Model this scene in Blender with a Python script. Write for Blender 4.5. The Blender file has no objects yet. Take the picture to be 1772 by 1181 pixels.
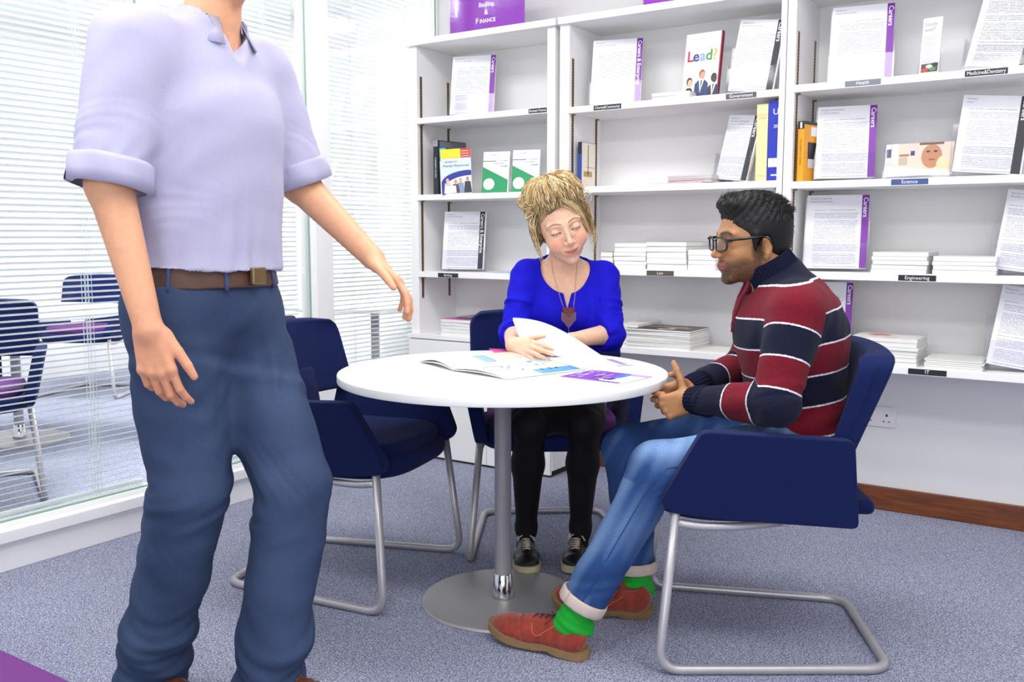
import bpy, bmesh, math, random
import numpy as np
from mathutils import Vector, Matrix, noise
SC = bpy.context.scene
PI = math.pi
# ------------------------------------------------------------------ camera
YAW, PITCH, EYE = math.radians(33.68), math.radians(6.46), 1.14
cam_d = bpy.data.cameras.new('camera'); cam = bpy.data.objects.new('camera', cam_d)
SC.collection.objects.link(cam); SC.camera = cam
cam_d.sensor_width = 36.0; cam_d.lens = 36.0 * 1616 / 1772; cam_d.clip_start = 0.05
cam.location = (0, 0, EYE); cam.rotation_euler = (PI / 2 - PITCH, 0, YAW)
# ------------------------------------------------------------------ world, exposure
SC.view_settings.view_transform = 'Standard'; SC.view_settings.look = 'None'
SC.view_settings.gamma = 1.0; SC.view_settings.use_curve_mapping = False
SC.view_settings.exposure = -0.38
W = bpy.data.worlds.new('world'); SC.world = W; W.use_nodes = True
W.node_tree.nodes['Background'].inputs[0].default_value = (0.93, 0.95, 1.0, 1)
W.node_tree.nodes['Background'].inputs[1].default_value = 1.2
CEIL = 2.75
def area(name, loc, size, power, rot=(0, 0, 0), col=(1, 0.985, 0.96)):
    d = bpy.data.lights.new(name, 'AREA'); d.shape = 'RECTANGLE'; d.size, d.size_y = size
    d.energy = power; d.color = col
    o = bpy.data.objects.new(name, d); o.location = loc; o.rotation_euler = rot
    SC.collection.objects.link(o); return o
LAMPS = [(-2.3, 2.4), (-0.9, 2.4), (-2.3, 0.6), (-0.9, 0.6), (0.6, 1.5)]
for lx, ly in LAMPS:
    area('ceiling_lamp_light', (lx, ly, CEIL - 0.07), (1.15, 0.55), 26)
for lx, ly in ((-4.3, 2.3), (-5.9, 3.3), (-4.2, 4.1)):
    area('meeting_room_light', (lx, ly, CEIL - 0.07), (1.15, 0.55), 85)
# fill light added behind the camera to brighten upright faces, no window there
area('front_fill_light', (0.9, -1.6, 1.5), (2.6, 1.6), 72, (math.radians(82), 0, math.radians(28)), (0.93, 0.96, 1.0))

# ------------------------------------------------------------------ helpers
def ray(px, py):
    fw = Vector((-math.sin(YAW) * math.cos(PITCH), math.cos(YAW) * math.cos(PITCH), -math.sin(PITCH)))
    rt = Vector((math.cos(YAW), math.sin(YAW), 0)); up = rt.cross(fw)
    return fw + rt * ((px - 886) / 1616) - up * ((py - 590.5) / 1616)
def on_y(px, py, Y):
    d = ray(px, py); return Vector((0, 0, EYE)) + d * (Y / d.y)
def on_z(px, py, z):
    d = ray(px, py); return Vector((0, 0, EYE)) + d * ((z - EYE) / d.z)

def srgb(h):
    h = h.lstrip('#'); v = [int(h[i:i + 2], 16) / 255 for i in (0, 2, 4)]
    return tuple((c / 12.92 if c <= 0.04045 else ((c + 0.055) / 1.055) ** 2.4) for c in v)
MATS = {}
def mat(name, col, rough=0.6, metal=0.0, var=0.0, scale=30, bump=0.0, bscale=None, spec=0.5, sheen=0.0,
        emis=None, stretch=None, attr=None, sss=0.0, alpha=None, detail=3.0):
    if name in MATS: return MATS[name]
    if isinstance(col, str): col = srgb(col)
    m = bpy.data.materials.new(name); m.use_nodes = True; MATS[name] = m
    nt = m.node_tree; N = nt.nodes; L = nt.links; b = N['Principled BSDF']
    b.inputs['Base Color'].default_value = (*col, 1); b.inputs['Roughness'].default_value = rough
    b.inputs['Metallic'].default_value = metal; b.inputs['Specular IOR Level'].default_value = spec
    if sheen: b.inputs['Sheen Weight'].default_value = sheen; b.inputs['Sheen Roughness'].default_value = 0.5
    if sss: b.inputs['Subsurface Weight'].default_value = sss; b.inputs['Subsurface Radius'].default_value = (0.012, 0.005, 0.003); b.inputs['Subsurface Scale'].default_value = 1.0
    if emis: b.inputs['Emission Color'].default_value = (*col, 1); b.inputs['Emission Strength'].default_value = emis
    if alpha is not None: b.inputs['Alpha'].default_value = alpha
    tc = N.new('ShaderNodeTexCoord'); src = tc.outputs['Object']
    if stretch:
        mp = N.new('ShaderNodeMapping'); mp.inputs['Scale'].default_value = stretch; L.new(src, mp.inputs[0]); src = mp.outputs[0]
    out = None
    if attr:
        a = N.new('ShaderNodeAttribute'); a.attribute_name = attr; out = a.outputs['Color']; L.new(out, b.inputs['Base Color'])
    if var:
        nz = N.new('ShaderNodeTexNoise'); nz.inputs['Scale'].default_value = scale; nz.inputs['Detail'].default_value = detail
        L.new(src, nz.inputs['Vector'])
        mr = N.new('ShaderNodeMapRange'); mr.inputs[1].default_value = 0.3; mr.inputs[2].default_value = 0.7
        mr.inputs[3].default_value = 1 - var; mr.inputs[4].default_value = 1 + var; L.new(nz.outputs[0], mr.inputs[0])
        mx = N.new('ShaderNodeVectorMath'); mx.operation = 'SCALE'
        if out: L.new(out, mx.inputs[0])
        else: mx.inputs[0].default_value = col
        L.new(mr.outputs[0], mx.inputs['Scale']); L.new(mx.outputs[0], b.inputs['Base Color'])
    if bump:
        nb = N.new('ShaderNodeTexNoise'); nb.inputs['Scale'].default_value = bscale or scale * 4; nb.inputs['Detail'].default_value = 4
        L.new(src, nb.inputs['Vector']); bp = N.new('ShaderNodeBump'); bp.inputs['Strength'].default_value = bump; bp.inputs['Distance'].default_value = 0.004
        L.new(nb.outputs[0], bp.inputs['Height']); L.new(bp.outputs[0], b.inputs['Normal'])
    return m

def link(name, me, m=None, parent=None, loc=None, smooth=False):
    o = bpy.data.objects.new(name, me); SC.collection.objects.link(o)
    if m is not None:
        for mm in (m if isinstance(m, (list, tuple)) else [m]): me.materials.append(mm)
    if parent is not None: o.parent = parent
    if loc is not None: o.location = loc
    if smooth: me.polygons.foreach_set('use_smooth', [True] * len(me.polygons))
    return o
def tag(o, label=None, cat=None, group=None, kind=None):
    if label: o['label'] = label
    if cat: o['category'] = cat
    if group: o['group'] = group
    if kind: o['kind'] = kind
    return o
def empty(name, loc, rz=0.0, label=None, cat=None, group=None):
    o = bpy.data.objects.new(name, None); SC.collection.objects.link(o); o.empty_display_size = 0.05
    o.location = loc; o.rotation_euler = (0, 0, rz); return tag(o, label, cat, group)

class MB:
    """collects shapes into one mesh"""
    def __init__(s): s.bm = bmesh.new()
    def add(s, vs, fs, mi=0):
        v = [s.bm.verts.new(p) for p in vs]
        for f in fs:
            try: fc = s.bm.faces.new([v[i] for i in f]); fc.material_index = mi
            except ValueError: pass
        return s
    def box(s, a, b, mi=0, M=None):
        P = [Vector((x, y, z)) for x in (a[0], b[0]) for y in (a[1], b[1]) for z in (a[2], b[2])]
        if M is not None: P = [M @ p for p in P]
        return s.add(P, [(0, 1, 3, 2), (4, 6, 7, 5), (0, 4, 5, 1), (2, 3, 7, 6), (0, 2, 6, 4), (1, 5, 7, 3)], mi)
    def tube(s, pts, r, n=10, closed=False, caps=True, mi=0):
        pts = [Vector(p) for p in pts]; R = r if isinstance(r, (list, tuple)) else [r] * len(pts)
        N = len(pts); rings = []; ref = None
        for i, p in enumerate(pts):
            a = pts[(i - 1) % N] if (closed or i > 0) else p; c = pts[(i + 1) % N] if (closed or i < N - 1) else p
            t = (c - a).normalized() if (c - a).length > 1e-9 else Vector((0, 0, 1))
            if ref is None: ref = t.orthogonal().normalized()
            ref = ref - t * ref.dot(t)
            ref = ref.normalized() if ref.length > 1e-6 else t.orthogonal().normalized()
            bi = t.cross(ref)
            rings.append([s.bm.verts.new(p + (ref * math.cos(2 * PI * k / n) + bi * math.sin(2 * PI * k / n)) * R[i]) for k in range(n)])
        for i in range(N if closed else N - 1):
            A, B = rings[i], rings[(i + 1) % N]
            for k in range(n):
                f = s.bm.faces.new((A[k], A[(k + 1) % n], B[(k + 1) % n], B[k])); f.material_index = mi
        if caps and not closed:
            s.bm.faces.new(rings[0][::-1]).material_index = mi; s.bm.faces.new(rings[-1]).material_index = mi
        return s
    def lathe(s, prof, n=48, c=(0, 0, 0), mi=0):
        rings = []
        for r, z in prof:
            rings.append([s.bm.verts.new((c[0] + r * math.cos(2 * PI * k / n), c[1] + r * math.sin(2 * PI * k / n), c[2] + z)) for k in range(n)] if r > 1e-6 else [s.bm.verts.new((c[0], c[1], c[2] + z))])
        for A, B in zip(rings, rings[1:]):
            for k in range(n):
                q = [A[k % len(A)], A[(k + 1) % n % len(A)], B[(k + 1) % n % len(B)], B[k % len(B)]]
                u = [];  [u.append(x) for x in q if x not in u]
                if len(u) > 2: s.bm.faces.new(u).material_index = mi
        return s
    def grid(s, P, mi=0, closed_u=False):
        V = [[s.bm.verts.new(p) for p in row] for row in P]
        for i in range(len(V) - (0 if closed_u else 1)):
            A, B = V[i], V[(i + 1) % len(V)]
            for j in range(len(A) - 1):
                s.bm.faces.new((A[j], B[j], B[j + 1], A[j + 1])).material_index = mi
        return s
    def xform(s, M): bmesh.ops.transform(s.bm, matrix=M, verts=s.bm.verts); return s
    def build(s, name, m=None, parent=None, smooth=False, bevel=0, seg=2, loc=None, angle=0.6, sub=0, solid=0, wn=False):
        bmesh.ops.recalc_face_normals(s.bm, faces=s.bm.faces)
        me = bpy.data.meshes.new(name); s.bm.to_mesh(me); s.bm.free()
        o = link(name, me, m, parent, loc, smooth or bevel > 0)
        if solid: md = o.modifiers.new('solid', 'SOLIDIFY'); md.thickness = solid; md.offset = 0
        if bevel: md = o.modifiers.new('bevel', 'BEVEL'); md.width = bevel; md.segments = seg; md.limit_method = 'ANGLE'; md.angle_limit = angle
        if sub: md = o.modifiers.new('sub', 'SUBSURF'); md.levels = md.render_levels = sub
        if bevel and not sub: o.modifiers.new('wn', 'WEIGHTED_NORMAL')
        return o
def slab(x0, x1, y0, y1, z0, z1, name, m, parent=None, bevel=0.0015, **k):
    return MB().box((x0, y0, z0), (x1, y1, z1)).build(name, m, parent, bevel=bevel, **k)
def fillet(P, r, n=6, closed=False):
    P = [Vector(p) for p in P]; out = []; N = len(P)
    for i in range(N):
        if not closed and i in (0, N - 1): out.append(P[i]); continue
        a, b, c = P[i - 1], P[i], P[(i + 1) % N]
        u, v = (a - b), (c - b); rr = min(r, u.length * 0.49, v.length * 0.49)
        p0, p2 = b + u.normalized() * rr, b + v.normalized() * rr
        for k in range(n + 1):
            t = k / n; out.append(p0 * (1 - t) ** 2 + b * 2 * t * (1 - t) + p2 * t * t)
    return out
def text(s, size, name='lettering', m=None, parent=None, loc=(0, 0, 0), rot=(0, 0, 0), depth=0.0002, align='CENTER', width=None, bold=0.0):
    c = bpy.data.curves.new(name, 'FONT'); c.body = s; c.size = size; c.extrude = depth; c.offset = bold; c.align_x = align; c.align_y = 'CENTER'
    if width: c.space_character = width
    c.resolution_u = 3
    o = bpy.data.objects.new(name, c); SC.collection.objects.link(o)
    dg = bpy.context.evaluated_depsgraph_get(); me = bpy.data.meshes.new_from_object(o.evaluated_get(dg))
    bpy.data.objects.remove(o); bpy.data.curves.remove(c); me.name = name
    if m: me.materials.clear()
    o = link(name, me, m, parent, loc); o.rotation_euler = rot
    return o

# ------------------------------------------------------------------ materials
WALL = mat('wall_paint', '#e6e5e6', 0.75, var=0.012, scale=3, bump=0.05, bscale=180)
WHITE = mat('white_laminate', '#f3f2f2', 0.45, var=0.01, scale=4)
FRAMEW = mat('white_frame', '#f2f2f2', 0.4)
TABW = mat('table_laminate', '#e9e9e8', 0.32, var=0.008, scale=5)
SLAT = mat('blind_slat', '#e9ecec', 0.5)
NAVY = mat('navy_wool', '#101c4b', 0.92, var=0.22, scale=420, bump=0.35, bscale=700, spec=0.15, sheen=0.04, detail=4)
NAVYD = mat('navy_piping', '#131c48', 0.9, spec=0.2)
PURPF = mat('purple_wool', '#4f1664', 0.9, var=0.15, scale=400, bump=0.3, bscale=700, sheen=0.05)
STEEL = mat('satin_steel', '#b4b1b5', 0.38, 0.5, var=0.04, scale=40)
BRUSH = mat('brushed_base', '#a8a6a6', 0.45, 0.55, var=0.05, scale=8, stretch=(1, 60, 1))
CHROME = mat('chrome', '#d8d8da', 0.08, 1.0)
WOOD = mat('skirting_wood', '#6e3a1c', 0.4, var=0.35, scale=7, stretch=(1.2, 8, 14), bump=0.05, detail=6)
PAPER = mat('paper', '#efeff3', 0.6)
PAPERB = mat('paper_block', '#ecebe8', 0.8, var=0.05, scale=6, stretch=(1, 1, 160))
PURPLE = mat('careers_purple', '#7b1fa2', 0.4)
SIGNP = mat('sign_purple', '#a034c6', 0.15)
BLACKP = mat('charcoal_print', '#23242c', 0.45)
GREYT = mat('grey_print', '#9a9aa8', 0.7)
LTEXT = mat('white_print', '#f5f3f8', 0.6)
DARK = mat('dark_slot', '#2c2218', 0.8)
BRASS = mat('bronze_strip', '#8a7453', 0.45, 0.5)
def clear_mat(name, tint, fac, rough=0.03, refl=0.9):
    m = bpy.data.materials.new(name); m.use_nodes = True; nt = m.node_tree; N = nt.nodes; L = nt.links
    N.remove(N['Principled BSDF']); o = N['Material Output']
    t = N.new('ShaderNodeBsdfTransparent'); t.inputs[0].default_value = (*tint, 1)
    g = N.new('ShaderNodeBsdfGlossy'); g.inputs['Roughness'].default_value = rough
    fr = N.new('ShaderNodeFresnel'); fr.inputs[0].default_value = 1.45
    ad = N.new('ShaderNodeMath'); ad.operation = 'MULTIPLY_ADD'; ad.inputs[1].default_value = refl; ad.inputs[2].default_value = fac
    L.new(fr.outputs[0], ad.inputs[0]); mx = N.new('ShaderNodeMixShader')
    L.new(ad.outputs[0], mx.inputs[0]); L.new(t.outputs[0], mx.inputs[1]); L.new(g.outputs[0], mx.inputs[2]); L.new(mx.outputs[0], o.inputs[0])
    MATS[name] = m; return m
GLASS = clear_mat('window_glass', (0.965, 0.985, 0.98), 0.01, refl=0.3)
ACRY = clear_mat('acrylic', (0.97, 0.97, 0.985), 0.015, 0.08, refl=0.3)
GEDGE = mat('glass_edge', '#8fae9c', 0.2)
def carpet():
    m = bpy.data.materials.new('carpet'); m.use_nodes = True; nt = m.node_tree; N = nt.nodes; L = nt.links; b = N['Principled BSDF']
    b.inputs['Roughness'].default_value = 0.95; b.inputs['Specular IOR Level'].default_value = 0.1
    tc = N.new('ShaderNodeTexCoord')
    n1 = N.new('ShaderNodeTexNoise'); n1.inputs['Scale'].default_value = 230; n1.inputs['Detail'].default_value = 3; n1.inputs['Roughness'].default_value = 0.7
    v = N.new('ShaderNodeTexVoronoi'); v.inputs['Scale'].default_value = 260
    n2 = N.new('ShaderNodeTexNoise'); n2.inputs['Scale'].default_value = 3; n2.inputs['Detail'].default_value = 4
    for n in (n1, v, n2): L.new(tc.outputs['Object'], n.inputs['Vector'])
    r = N.new('ShaderNodeValToRGB'); e = r.color_ramp.elements
    e[0].position = 0.33; e[0].color = (*srgb('#43455a'), 1); e[1].position = 0.68; e[1].color = (*srgb('#cfd0de'), 1)
    q = e.new(0.45); q.color = (*srgb('#777b 94'.replace(' ', '')), 1); q = e.new(0.55); q.color = (*srgb('#9ea2b6'), 1)
    mx = N.new('ShaderNodeMath'); mx.operation = 'MULTIPLY_ADD'; mx.inputs[1].default_value = 0.18; L.new(v.outputs['Color'], mx.inputs[0]); 
    sb = N.new('ShaderNodeMath'); sb.operation = 'ADD'; sb.inputs[1].default_value = -0.085; L.new(n1.outputs[0], sb.inputs[0]); L.new(sb.outputs[0], mx.inputs[2])
    L.new(mx.outputs[0], r.inputs[0])
    mr = N.new('ShaderNodeMapRange'); mr.inputs[3].default_value = 0.9; mr.inputs[4].default_value = 1.1; L.new(n2.outputs[0], mr.inputs[0])
    sc = N.new('ShaderNodeVectorMath'); sc.operation = 'SCALE'; L.new(r.outputs[0], sc.inputs[0]); L.new(mr.outputs[0], sc.inputs['Scale']); L.new(sc.outputs[0], b.inputs['Base Color'])
    bp = N.new('ShaderNodeBump'); bp.inputs['Strength'].default_value = 0.5; bp.inputs['Distance'].default_value = 0.004; L.new(n1.outputs[0], bp.inputs['Height']); L.new(bp.outputs[0], b.inputs['Normal'])
    return m
CARPET = carpet()

# ------------------------------------------------------------------ room shell
def st(o): o['kind'] = 'structure'; return o
WX, WY = -3.14, 4.03
st(slab(-7.3, 1.7, -2.2, 6.2, -0.05, 0.0, 'floor', CARPET, bevel=0))
st(slab(-7.3, 1.7, -2.2, 6.2, CEIL, CEIL + 0.05, 'ceiling', WALL, bevel=0))
st(slab(WX, 1.6, WY, WY + 0.1, 0, CEIL, 'wall_back', WALL, bevel=0))
st(slab(1.5, 1.6, -2.2, WY, 0, CEIL, 'wall_right', WALL, bevel=0))
st(slab(-7.3, -7.2, -2.2, 6.2, 0, CEIL, 'wall_meeting_room_far', WALL, bevel=0))
st(slab(-7.2, WX - 0.1, 5.0, 5.1, 0, CEIL, 'wall_meeting_room_end', WALL, bevel=0))
st(slab(WX - 0.1, WX, WY, 5.1, 0, CEIL, 'wall_meeting_room_side', WALL, bevel=0))
st(slab(-2.235, 1.5, WY - 0.018, WY, 0, 0.098, 'baseboard_back', WOOD, bevel=0.004))
# glazed partition on the left
YP = [-2.2, 0.35, 2.227, 2.291, 3.085, 3.195, WY]
kb = MB(); kb.box((WX - 0.09, -2.2, 0), (WX, WY, 0.104)).box((WX - 0.09, -2.2, CEIL - 0.12), (WX, WY, CEIL))
st(kb.build('baseboard_left', FRAMEW, bevel=0.002))
st(slab(WX - 0.1, WX + 0.022, -2.2, WY, 0.104, 0.146, 'trim_1', FRAMEW, bevel=0.003))
PAN = [(0.41, 2.227), (2.291, 3.085), (3.195, WY), (-2.2, 0.35)]
for i, (a, b) in enumerate(PAN[:3]):
    w = bpy.data.objects.new('window_%d' % (i + 1), None); SC.collection.objects.link(w); w.location = (WX - 0.05, a, 0.146); st(w)
    h = CEIL - 0.12 - 0.146; L_ = b - a
    fr = MB(); t = 0.010
    fr.box((-0.03, 0, 0), (0.035, t, h)).box((-0.03, L_ - t, 0), (0.035, L_, h)).box((-0.03, t, 0), (0.035, L_ - t, 0.018)).box((-0.03, t, h - 0.02), (0.035, L_ - t, h))
    fr.build('window_frame', FRAMEW, w, bevel=0.002)
    MB().box((0.012, t, 0.018), (0.02, L_ - t, h - 0.02)).build('pane', GLASS, w)
    e = MB().box((0.0205, t, 0.018), (0.026, t + 0.006, h - 0.02)).box((0.0205, L_ - t - 0.006, 0.018), (0.026, L_ - t, h - 0.02)).box((0.0205, t, 0.018), (0.026, L_ - t, 0.024))
    e.build('glazing_bead', GEDGE, w)
po = MB()
for a, b in ((2.227, 2.291), (3.085, 3.195), (0.35, 0.41)): po.box((WX - 0.1, a, 0.146), (WX + 0.004, b, CEIL - 0.12))
st(po.build('trim_2', FRAMEW, bevel=0.003))
# venetian blinds: curved slats, ladder cords, bottom rail
for i, (a, b) in enumerate(PAN[:3]):
    lab = ['wide white venetian blind at the left edge, two dark blue chairs seen through it',
           'white venetian blind behind the glass between the two white posts, behind the walking person',
           'narrow white venetian blind behind the glass pane next to the white bookcase'][i]
    r = empty('venetian_blind', (WX - 0.085, (a + b) / 2, 0.17), 0, lab, 'blind', 'venetian blinds of the glazed partition')
    L_ = (b - a) / 2 - 0.032; sl = MB(); pitch = 0.0222; tilt = math.radians(22); n = int((CEIL - 0.16 - 0.2) / pitch); bow = 0.0
    for k in range(n):
        z = 0.03 + k * pitch; P = []
        for j in range(5):
            u = (j / 4 - 0.5) * 0.025; c = 0.0022 * (1 - (2 * j / 4 - 1) ** 2)
            P.append((u * math.cos(tilt) - c * math.sin(tilt), z + u * math.sin(tilt) + c))
        sl.grid([[(x, yy, zz) for x, zz in P] for yy in (-L_, L_)])
    sl.build('slats', SLAT, r, smooth=True)
    cd = MB()
    for yy in ((-L_ + 0.18, -L_ + 0.19, L_ - 0.18, L_ - 0.17, L_ - 0.16) if i != 0 else (L_ - 1.28, L_ - 0.645, L_ - 0.635, L_ - 0.205, L_ - 0.193, L_ - 0.181)):
        for xx in (-0.0128, 0.0128): cd.tube([(xx, yy, 0.005), (xx, yy, CEIL - 0.35)], 0.0011, 5)
    cd.build('ladder_cord', SLAT, r)
    MB().box((-0.012, -L_, 0.0), (0.012, L_, 0.013)).build('bottom_rail', SLAT, r, bevel=0.003)
    MB().box((-0.016, -L_, CEIL - 0.36), (0.016, L_, CEIL - 0.33)).build('head_rail', SLAT, r, bevel=0.003)
# ceiling lights
for lx, ly in LAMPS + [(-4.3, 2.3), (-5.9, 3.3), (-4.2, 4.1)]:
    r = empty('ceiling_light', (lx, ly, CEIL), 0, 'flat white ceiling light panel ' + ('above the meeting room' if lx < -3.5 else 'above the office'), 'light', 'ceiling light panels')
    MB().box((-0.6, -0.3, -0.04), (0.6, -0.27, 0)).box((-0.6, 0.27, -0.04), (0.6, 0.3, 0)).box((-0.6, -0.27, -0.04), (-0.57, 0.27, 0)).box((0.57, -0.27, -0.04), (0.6, 0.27, 0)).build('light_frame', FRAMEW, r, bevel=0.002)
    MB().box((-0.57, -0.27, -0.03), (0.57, 0.27, -0.02)).build('diffuser', mat('diffuser', '#ffffff', 0.5, emis=3.0), r)

# ------------------------------------------------------------------ chairs
def panel(name, outline, yfun, thick, m, parent, bevel=0.014, seg=3):
    """upholstered side panel: outline in (x,z), tilted outwards by yfun(z)"""
    mb = MB(); n = len(outline); s = 1 if yfun(0.6) > 0 else -1
    P = [(x, yfun(z), z) for x, z in outline]; Q = [(x, yfun(z) - s * thick, z) for x, z in outline]
    mb.add(P + Q, [tuple(range(n)), tuple(range(2 * n - 1, n - 1, -1))] + [(i, (i + 1) % n, (i + 1) % n + n, i + n) for i in range(n)])
    return mb.build(name, m, parent, bevel=bevel, seg=seg, angle=0.9)
def pillow(name, half, z0, z1, r, m, parent, n=48, cz=0.0):
    """rounded cushion from a plan outline half(angle)->(x,y), domed top"""
    mb = MB(); prof = []
    for k in range(6): a = PI / 2 * k / 5; prof.append((r * (1 - math.sin(a)) , z0 + r * (1 - math.cos(a))))
    prof = [(0.35, z0)] + [(r * (1 - math.sin(PI / 2 * k / 5)), z0 + r * (1 - math.cos(PI / 2 * k / 5))) for k in range(6)] + \
           [(r * (1 - math.cos(PI / 2 * k / 5)), z1 - r * (1 - math.sin(PI / 2 * k / 5))) for k in range(1, 6)]
    rings = []
    for ins, z in prof + [(0.08, z1 + cz * 0.55), (0.16, z1 + cz * 0.9), (0.35, z1 + cz)]:
        ring = []
        for k in range(n):
            x, y = half(2 * PI * k / n); L_ = math.hypot(x, y); f = max(0.0, 1 - ins / L_) if ins < 0.3 else 0.02
            ring.append((x * f, y * f, z))
        rings.append(ring)
    rings = [list(r_) + [r_[0]] for r_ in rings]
    mb.grid(rings); bmesh.ops.remove_doubles(mb.bm, verts=mb.bm.verts, dist=1e-5)
    return mb.build(name, m, parent, smooth=True)
def sup(ax0, ax1, by, e=4.0, cx=0.0):
    def f(t):
        c, s_ = math.cos(t), math.sin(t); a = ax1 if c >= 0 else ax0; ee = 3.6 if c >= 0 else 7.0
        k = (abs(c / a) ** ee + abs(s_ / by) ** ee) ** (-1 / ee); return (cx + c * k, s_ * k)
    return f
def make_chair(loc, rz, label, seatmat=NAVY, group=None):
    r = empty('armchair', loc, rz, label, 'chair', group)
    yl = lambda s_: (lambda z: s_ * (0.272 + (z - 0.40) * 0.22))
    out = fillet([(0.205, 0, 0.652), (-0.168, 0, 0.636), (-0.20, 0, 0.395), (0.17, 0, 0.412), (0.285, 0, 0.428), (0.302, 0, 0.46)], 0.02, 3, True)
    for s_ in (1, -1):
        panel('armrest', [(p.x, p.z) for p in out], yl(s_), 0.045, NAVY, r)
    # seat shell with curved front lip
    pillow('seat_shell', sup(0.235, 0.262, 0.262, cx=0.055), 0.398, 0.462, 0.028, NAVY, r)
    pillow('seat_cushion', sup(0.20, 0.245, 0.232, cx=0.055), 0.452, 0.502, 0.022, seatmat, r, cz=0.006)
    # backrest: thick pad, concave in plan, deeper at the top, slanted side faces
    mb = MB(); NU, NV = 24, 14; F_, B_ = [], []
    for j in range(NV + 1):
        v = j / NV; z = 0.590 + v * 0.258; fr, bk = [], []
        for i in range(NU + 1):
            u = 2 * i / NU - 1; au = abs(u); wz = 0.290 + 0.004 * v
            cor = 0.0
            if v > 0.78: q = (v - 0.78) / 0.22; cor = 0.040 * (1 - math.sqrt(max(0, 1 - q * q)))
            y = u * (wz - cor); zz = z - 0.010 * u * u * v
            xf = -0.150 - 0.075 * v + 0.045 * au ** 3 - 0.018 * (1 - au ** 2); xb = -0.192 - 0.100 * v + 0.018 * au ** 3
            fr.append((xf, y, zz)); bk.append((xb, y * 0.985, zz + 0.004 * v))
        F_.append(fr); B_.append(bk)
    mb.grid(F_); mb.grid(B_)
    for ring in ((0, None), (NV, None)): mb.grid([[F_[ring[0]][i], B_[ring[0]][i]] for i in range(NU + 1)])
    for col in (0, NU): mb.grid([[F_[j][col], B_[j][col]] for j in range(NV + 1)])
    bmesh.ops.remove_doubles(mb.bm, verts=mb.bm.verts, dist=1e-5)
    mb.build('backrest', NAVY, r, bevel=0.011, seg=3, angle=0.8)
    sm = MB()
    for col in (0, NU): sm.tube([(F_[j][col][0] * 0.45 + B_[j][col][0] * 0.55, F_[j][col][1] * 0.995 + (0.0015 if col else -0.0015), F_[j][col][2]) for j in range(1, NV)], 0.0012, 5)
    sm.build('seam', NAVYD, r)
    # upright support between seat and backrest
    mb = MB(); P = [(-0.08, 0.43), (-0.15, 0.43), (-0.170, 0.46), (-0.168, 0.54), (-0.178, 0.60), (-0.200, 0.68)]
    mb.grid([[(x, y, z) for x, z in P] for y in (-0.13, -0.05, 0.05, 0.13)])
    MB().box((-0.262, -0.19, 0.408), (-0.15, 0.19, 0.448)).build('rear_lip', NAVY, r, bevel=0.018, seg=4)
    o = mb.build('back_support', NAVY, r, smooth=True); md = o.modifiers.new('solid', 'SOLIDIFY'); md.thickness = 0.03; md.offset = 0
    md = o.modifiers.new('bevel', 'BEVEL'); md.width = 0.008; md.segments = 2; md.limit_method = 'ANGLE'
    T = 0.0128
    path = [(-0.02, 0.20, 0.388), (0.10, 0.262, 0.388), (0.262, 0.266, 0.388), (0.262, 0.266, 0.43), (0.302, 0.302, T), (-0.30, 0.237, T), (-0.30, -0.237, T), (0.302, -0.302, T)]
    legs = [(0.262, 0.262, 0.425), (0.302, 0.302, T), (-0.30, 0.237, T), (-0.30, -0.237, T), (0.302, -0.302, T), (0.262, -0.262, 0.425)]
    fm = MB().tube(fillet(legs, 0.062, 7), T, 14)
    for s_ in (1, -1): fm.tube(fillet([(0.262, s_ * 0.262, 0.398), (0.20, s_ * 0.262, 0.388), (0.10, s_ * 0.25, 0.388), (-0.02, s_ * 0.20, 0.388)], 0.03, 4), T * 0.85, 12)
    fm.build('frame', STEEL, r, smooth=True)
    MB().box((-0.04, -0.21, 0.378), (0.0, 0.21, 0.398)).build('cross_bar', STEEL, r, bevel=0.004)
    return r
CH_M = ((-0.846, 2.554), math.radians(-152.2)); CH_L = ((-2.177, 2.242), math.radians(14.3)); CH_W = ((-1.797, 2.946), math.radians(-53.6))
g = 'navy cantilever armchairs'
make_chair((*CH_M[0], 0), CH_M[1], 'navy armchair in which the man in the striped jumper sits', group=g)
make_chair((*CH_L[0], 0), CH_L[1], 'empty navy blue fabric armchair on a grey tube frame beside the round table', group=g)
make_chair((*CH_W[0], 0), CH_W[1], 'navy armchair with purple seat cushion, the woman in blue sits in it', PURPF, g)
make_chair((-4.22, 2.03, 0), math.radians(-32), 'dark blue armchair with purple seat behind the blind, nearest the left edge', PURPF, g)
make_chair((-6.25, 3.90, 0), math.radians(-60), 'blue armchair behind the far side of the white table in the glazed room', PURPF, g)
make_chair((-4.42, 3.66, 0), math.radians(10), 'navy armchair seen through the blind behind the walking person', NAVY, g)

# ------------------------------------------------------------------ round tables
def round_table(loc, label, R=0.5):
    r = empty('round_table', loc, 0, label, 'table', 'round tables with a steel pedestal')
    b = 0.004; z1 = 0.73; z0 = 0.705
    MB().lathe([(0, z0), (R - b, z0), (R - b * 0.3, z0 + b * 0.3), (R, z0 + b), (R, z1 - b), (R - b * 0.3, z1 - b * 0.3), (R - b, z1), (0, z1)], 128).build('table_top', TABW, r, smooth=True).modifiers.new('e', 'EDGE_SPLIT').split_angle = 0.7
    MB().lathe([(0.026, 0.07), (0.026, 0.70), (0.1, 0.70), (0.1, 0.705), (0, 0.705)], 40).build('pedestal', STEEL, r, smooth=True)
    MB().lathe([(0.0262, 0.088), (0.0275, 0.086), (0.036, 0.022), (0.037, 0.012), (0.0, 0.012)], 40).build('collar', CHROME, r, smooth=True)
    MB().lathe([(0, 0.014), (0.24, 0.0105), (0.252, 0.008), (0.256, 0.002), (0.256, 0.0), (0, 0)], 96).build('base_plate', BRUSH, r, smooth=True)
    return r
TC = (-1.592, 2.338)
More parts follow.
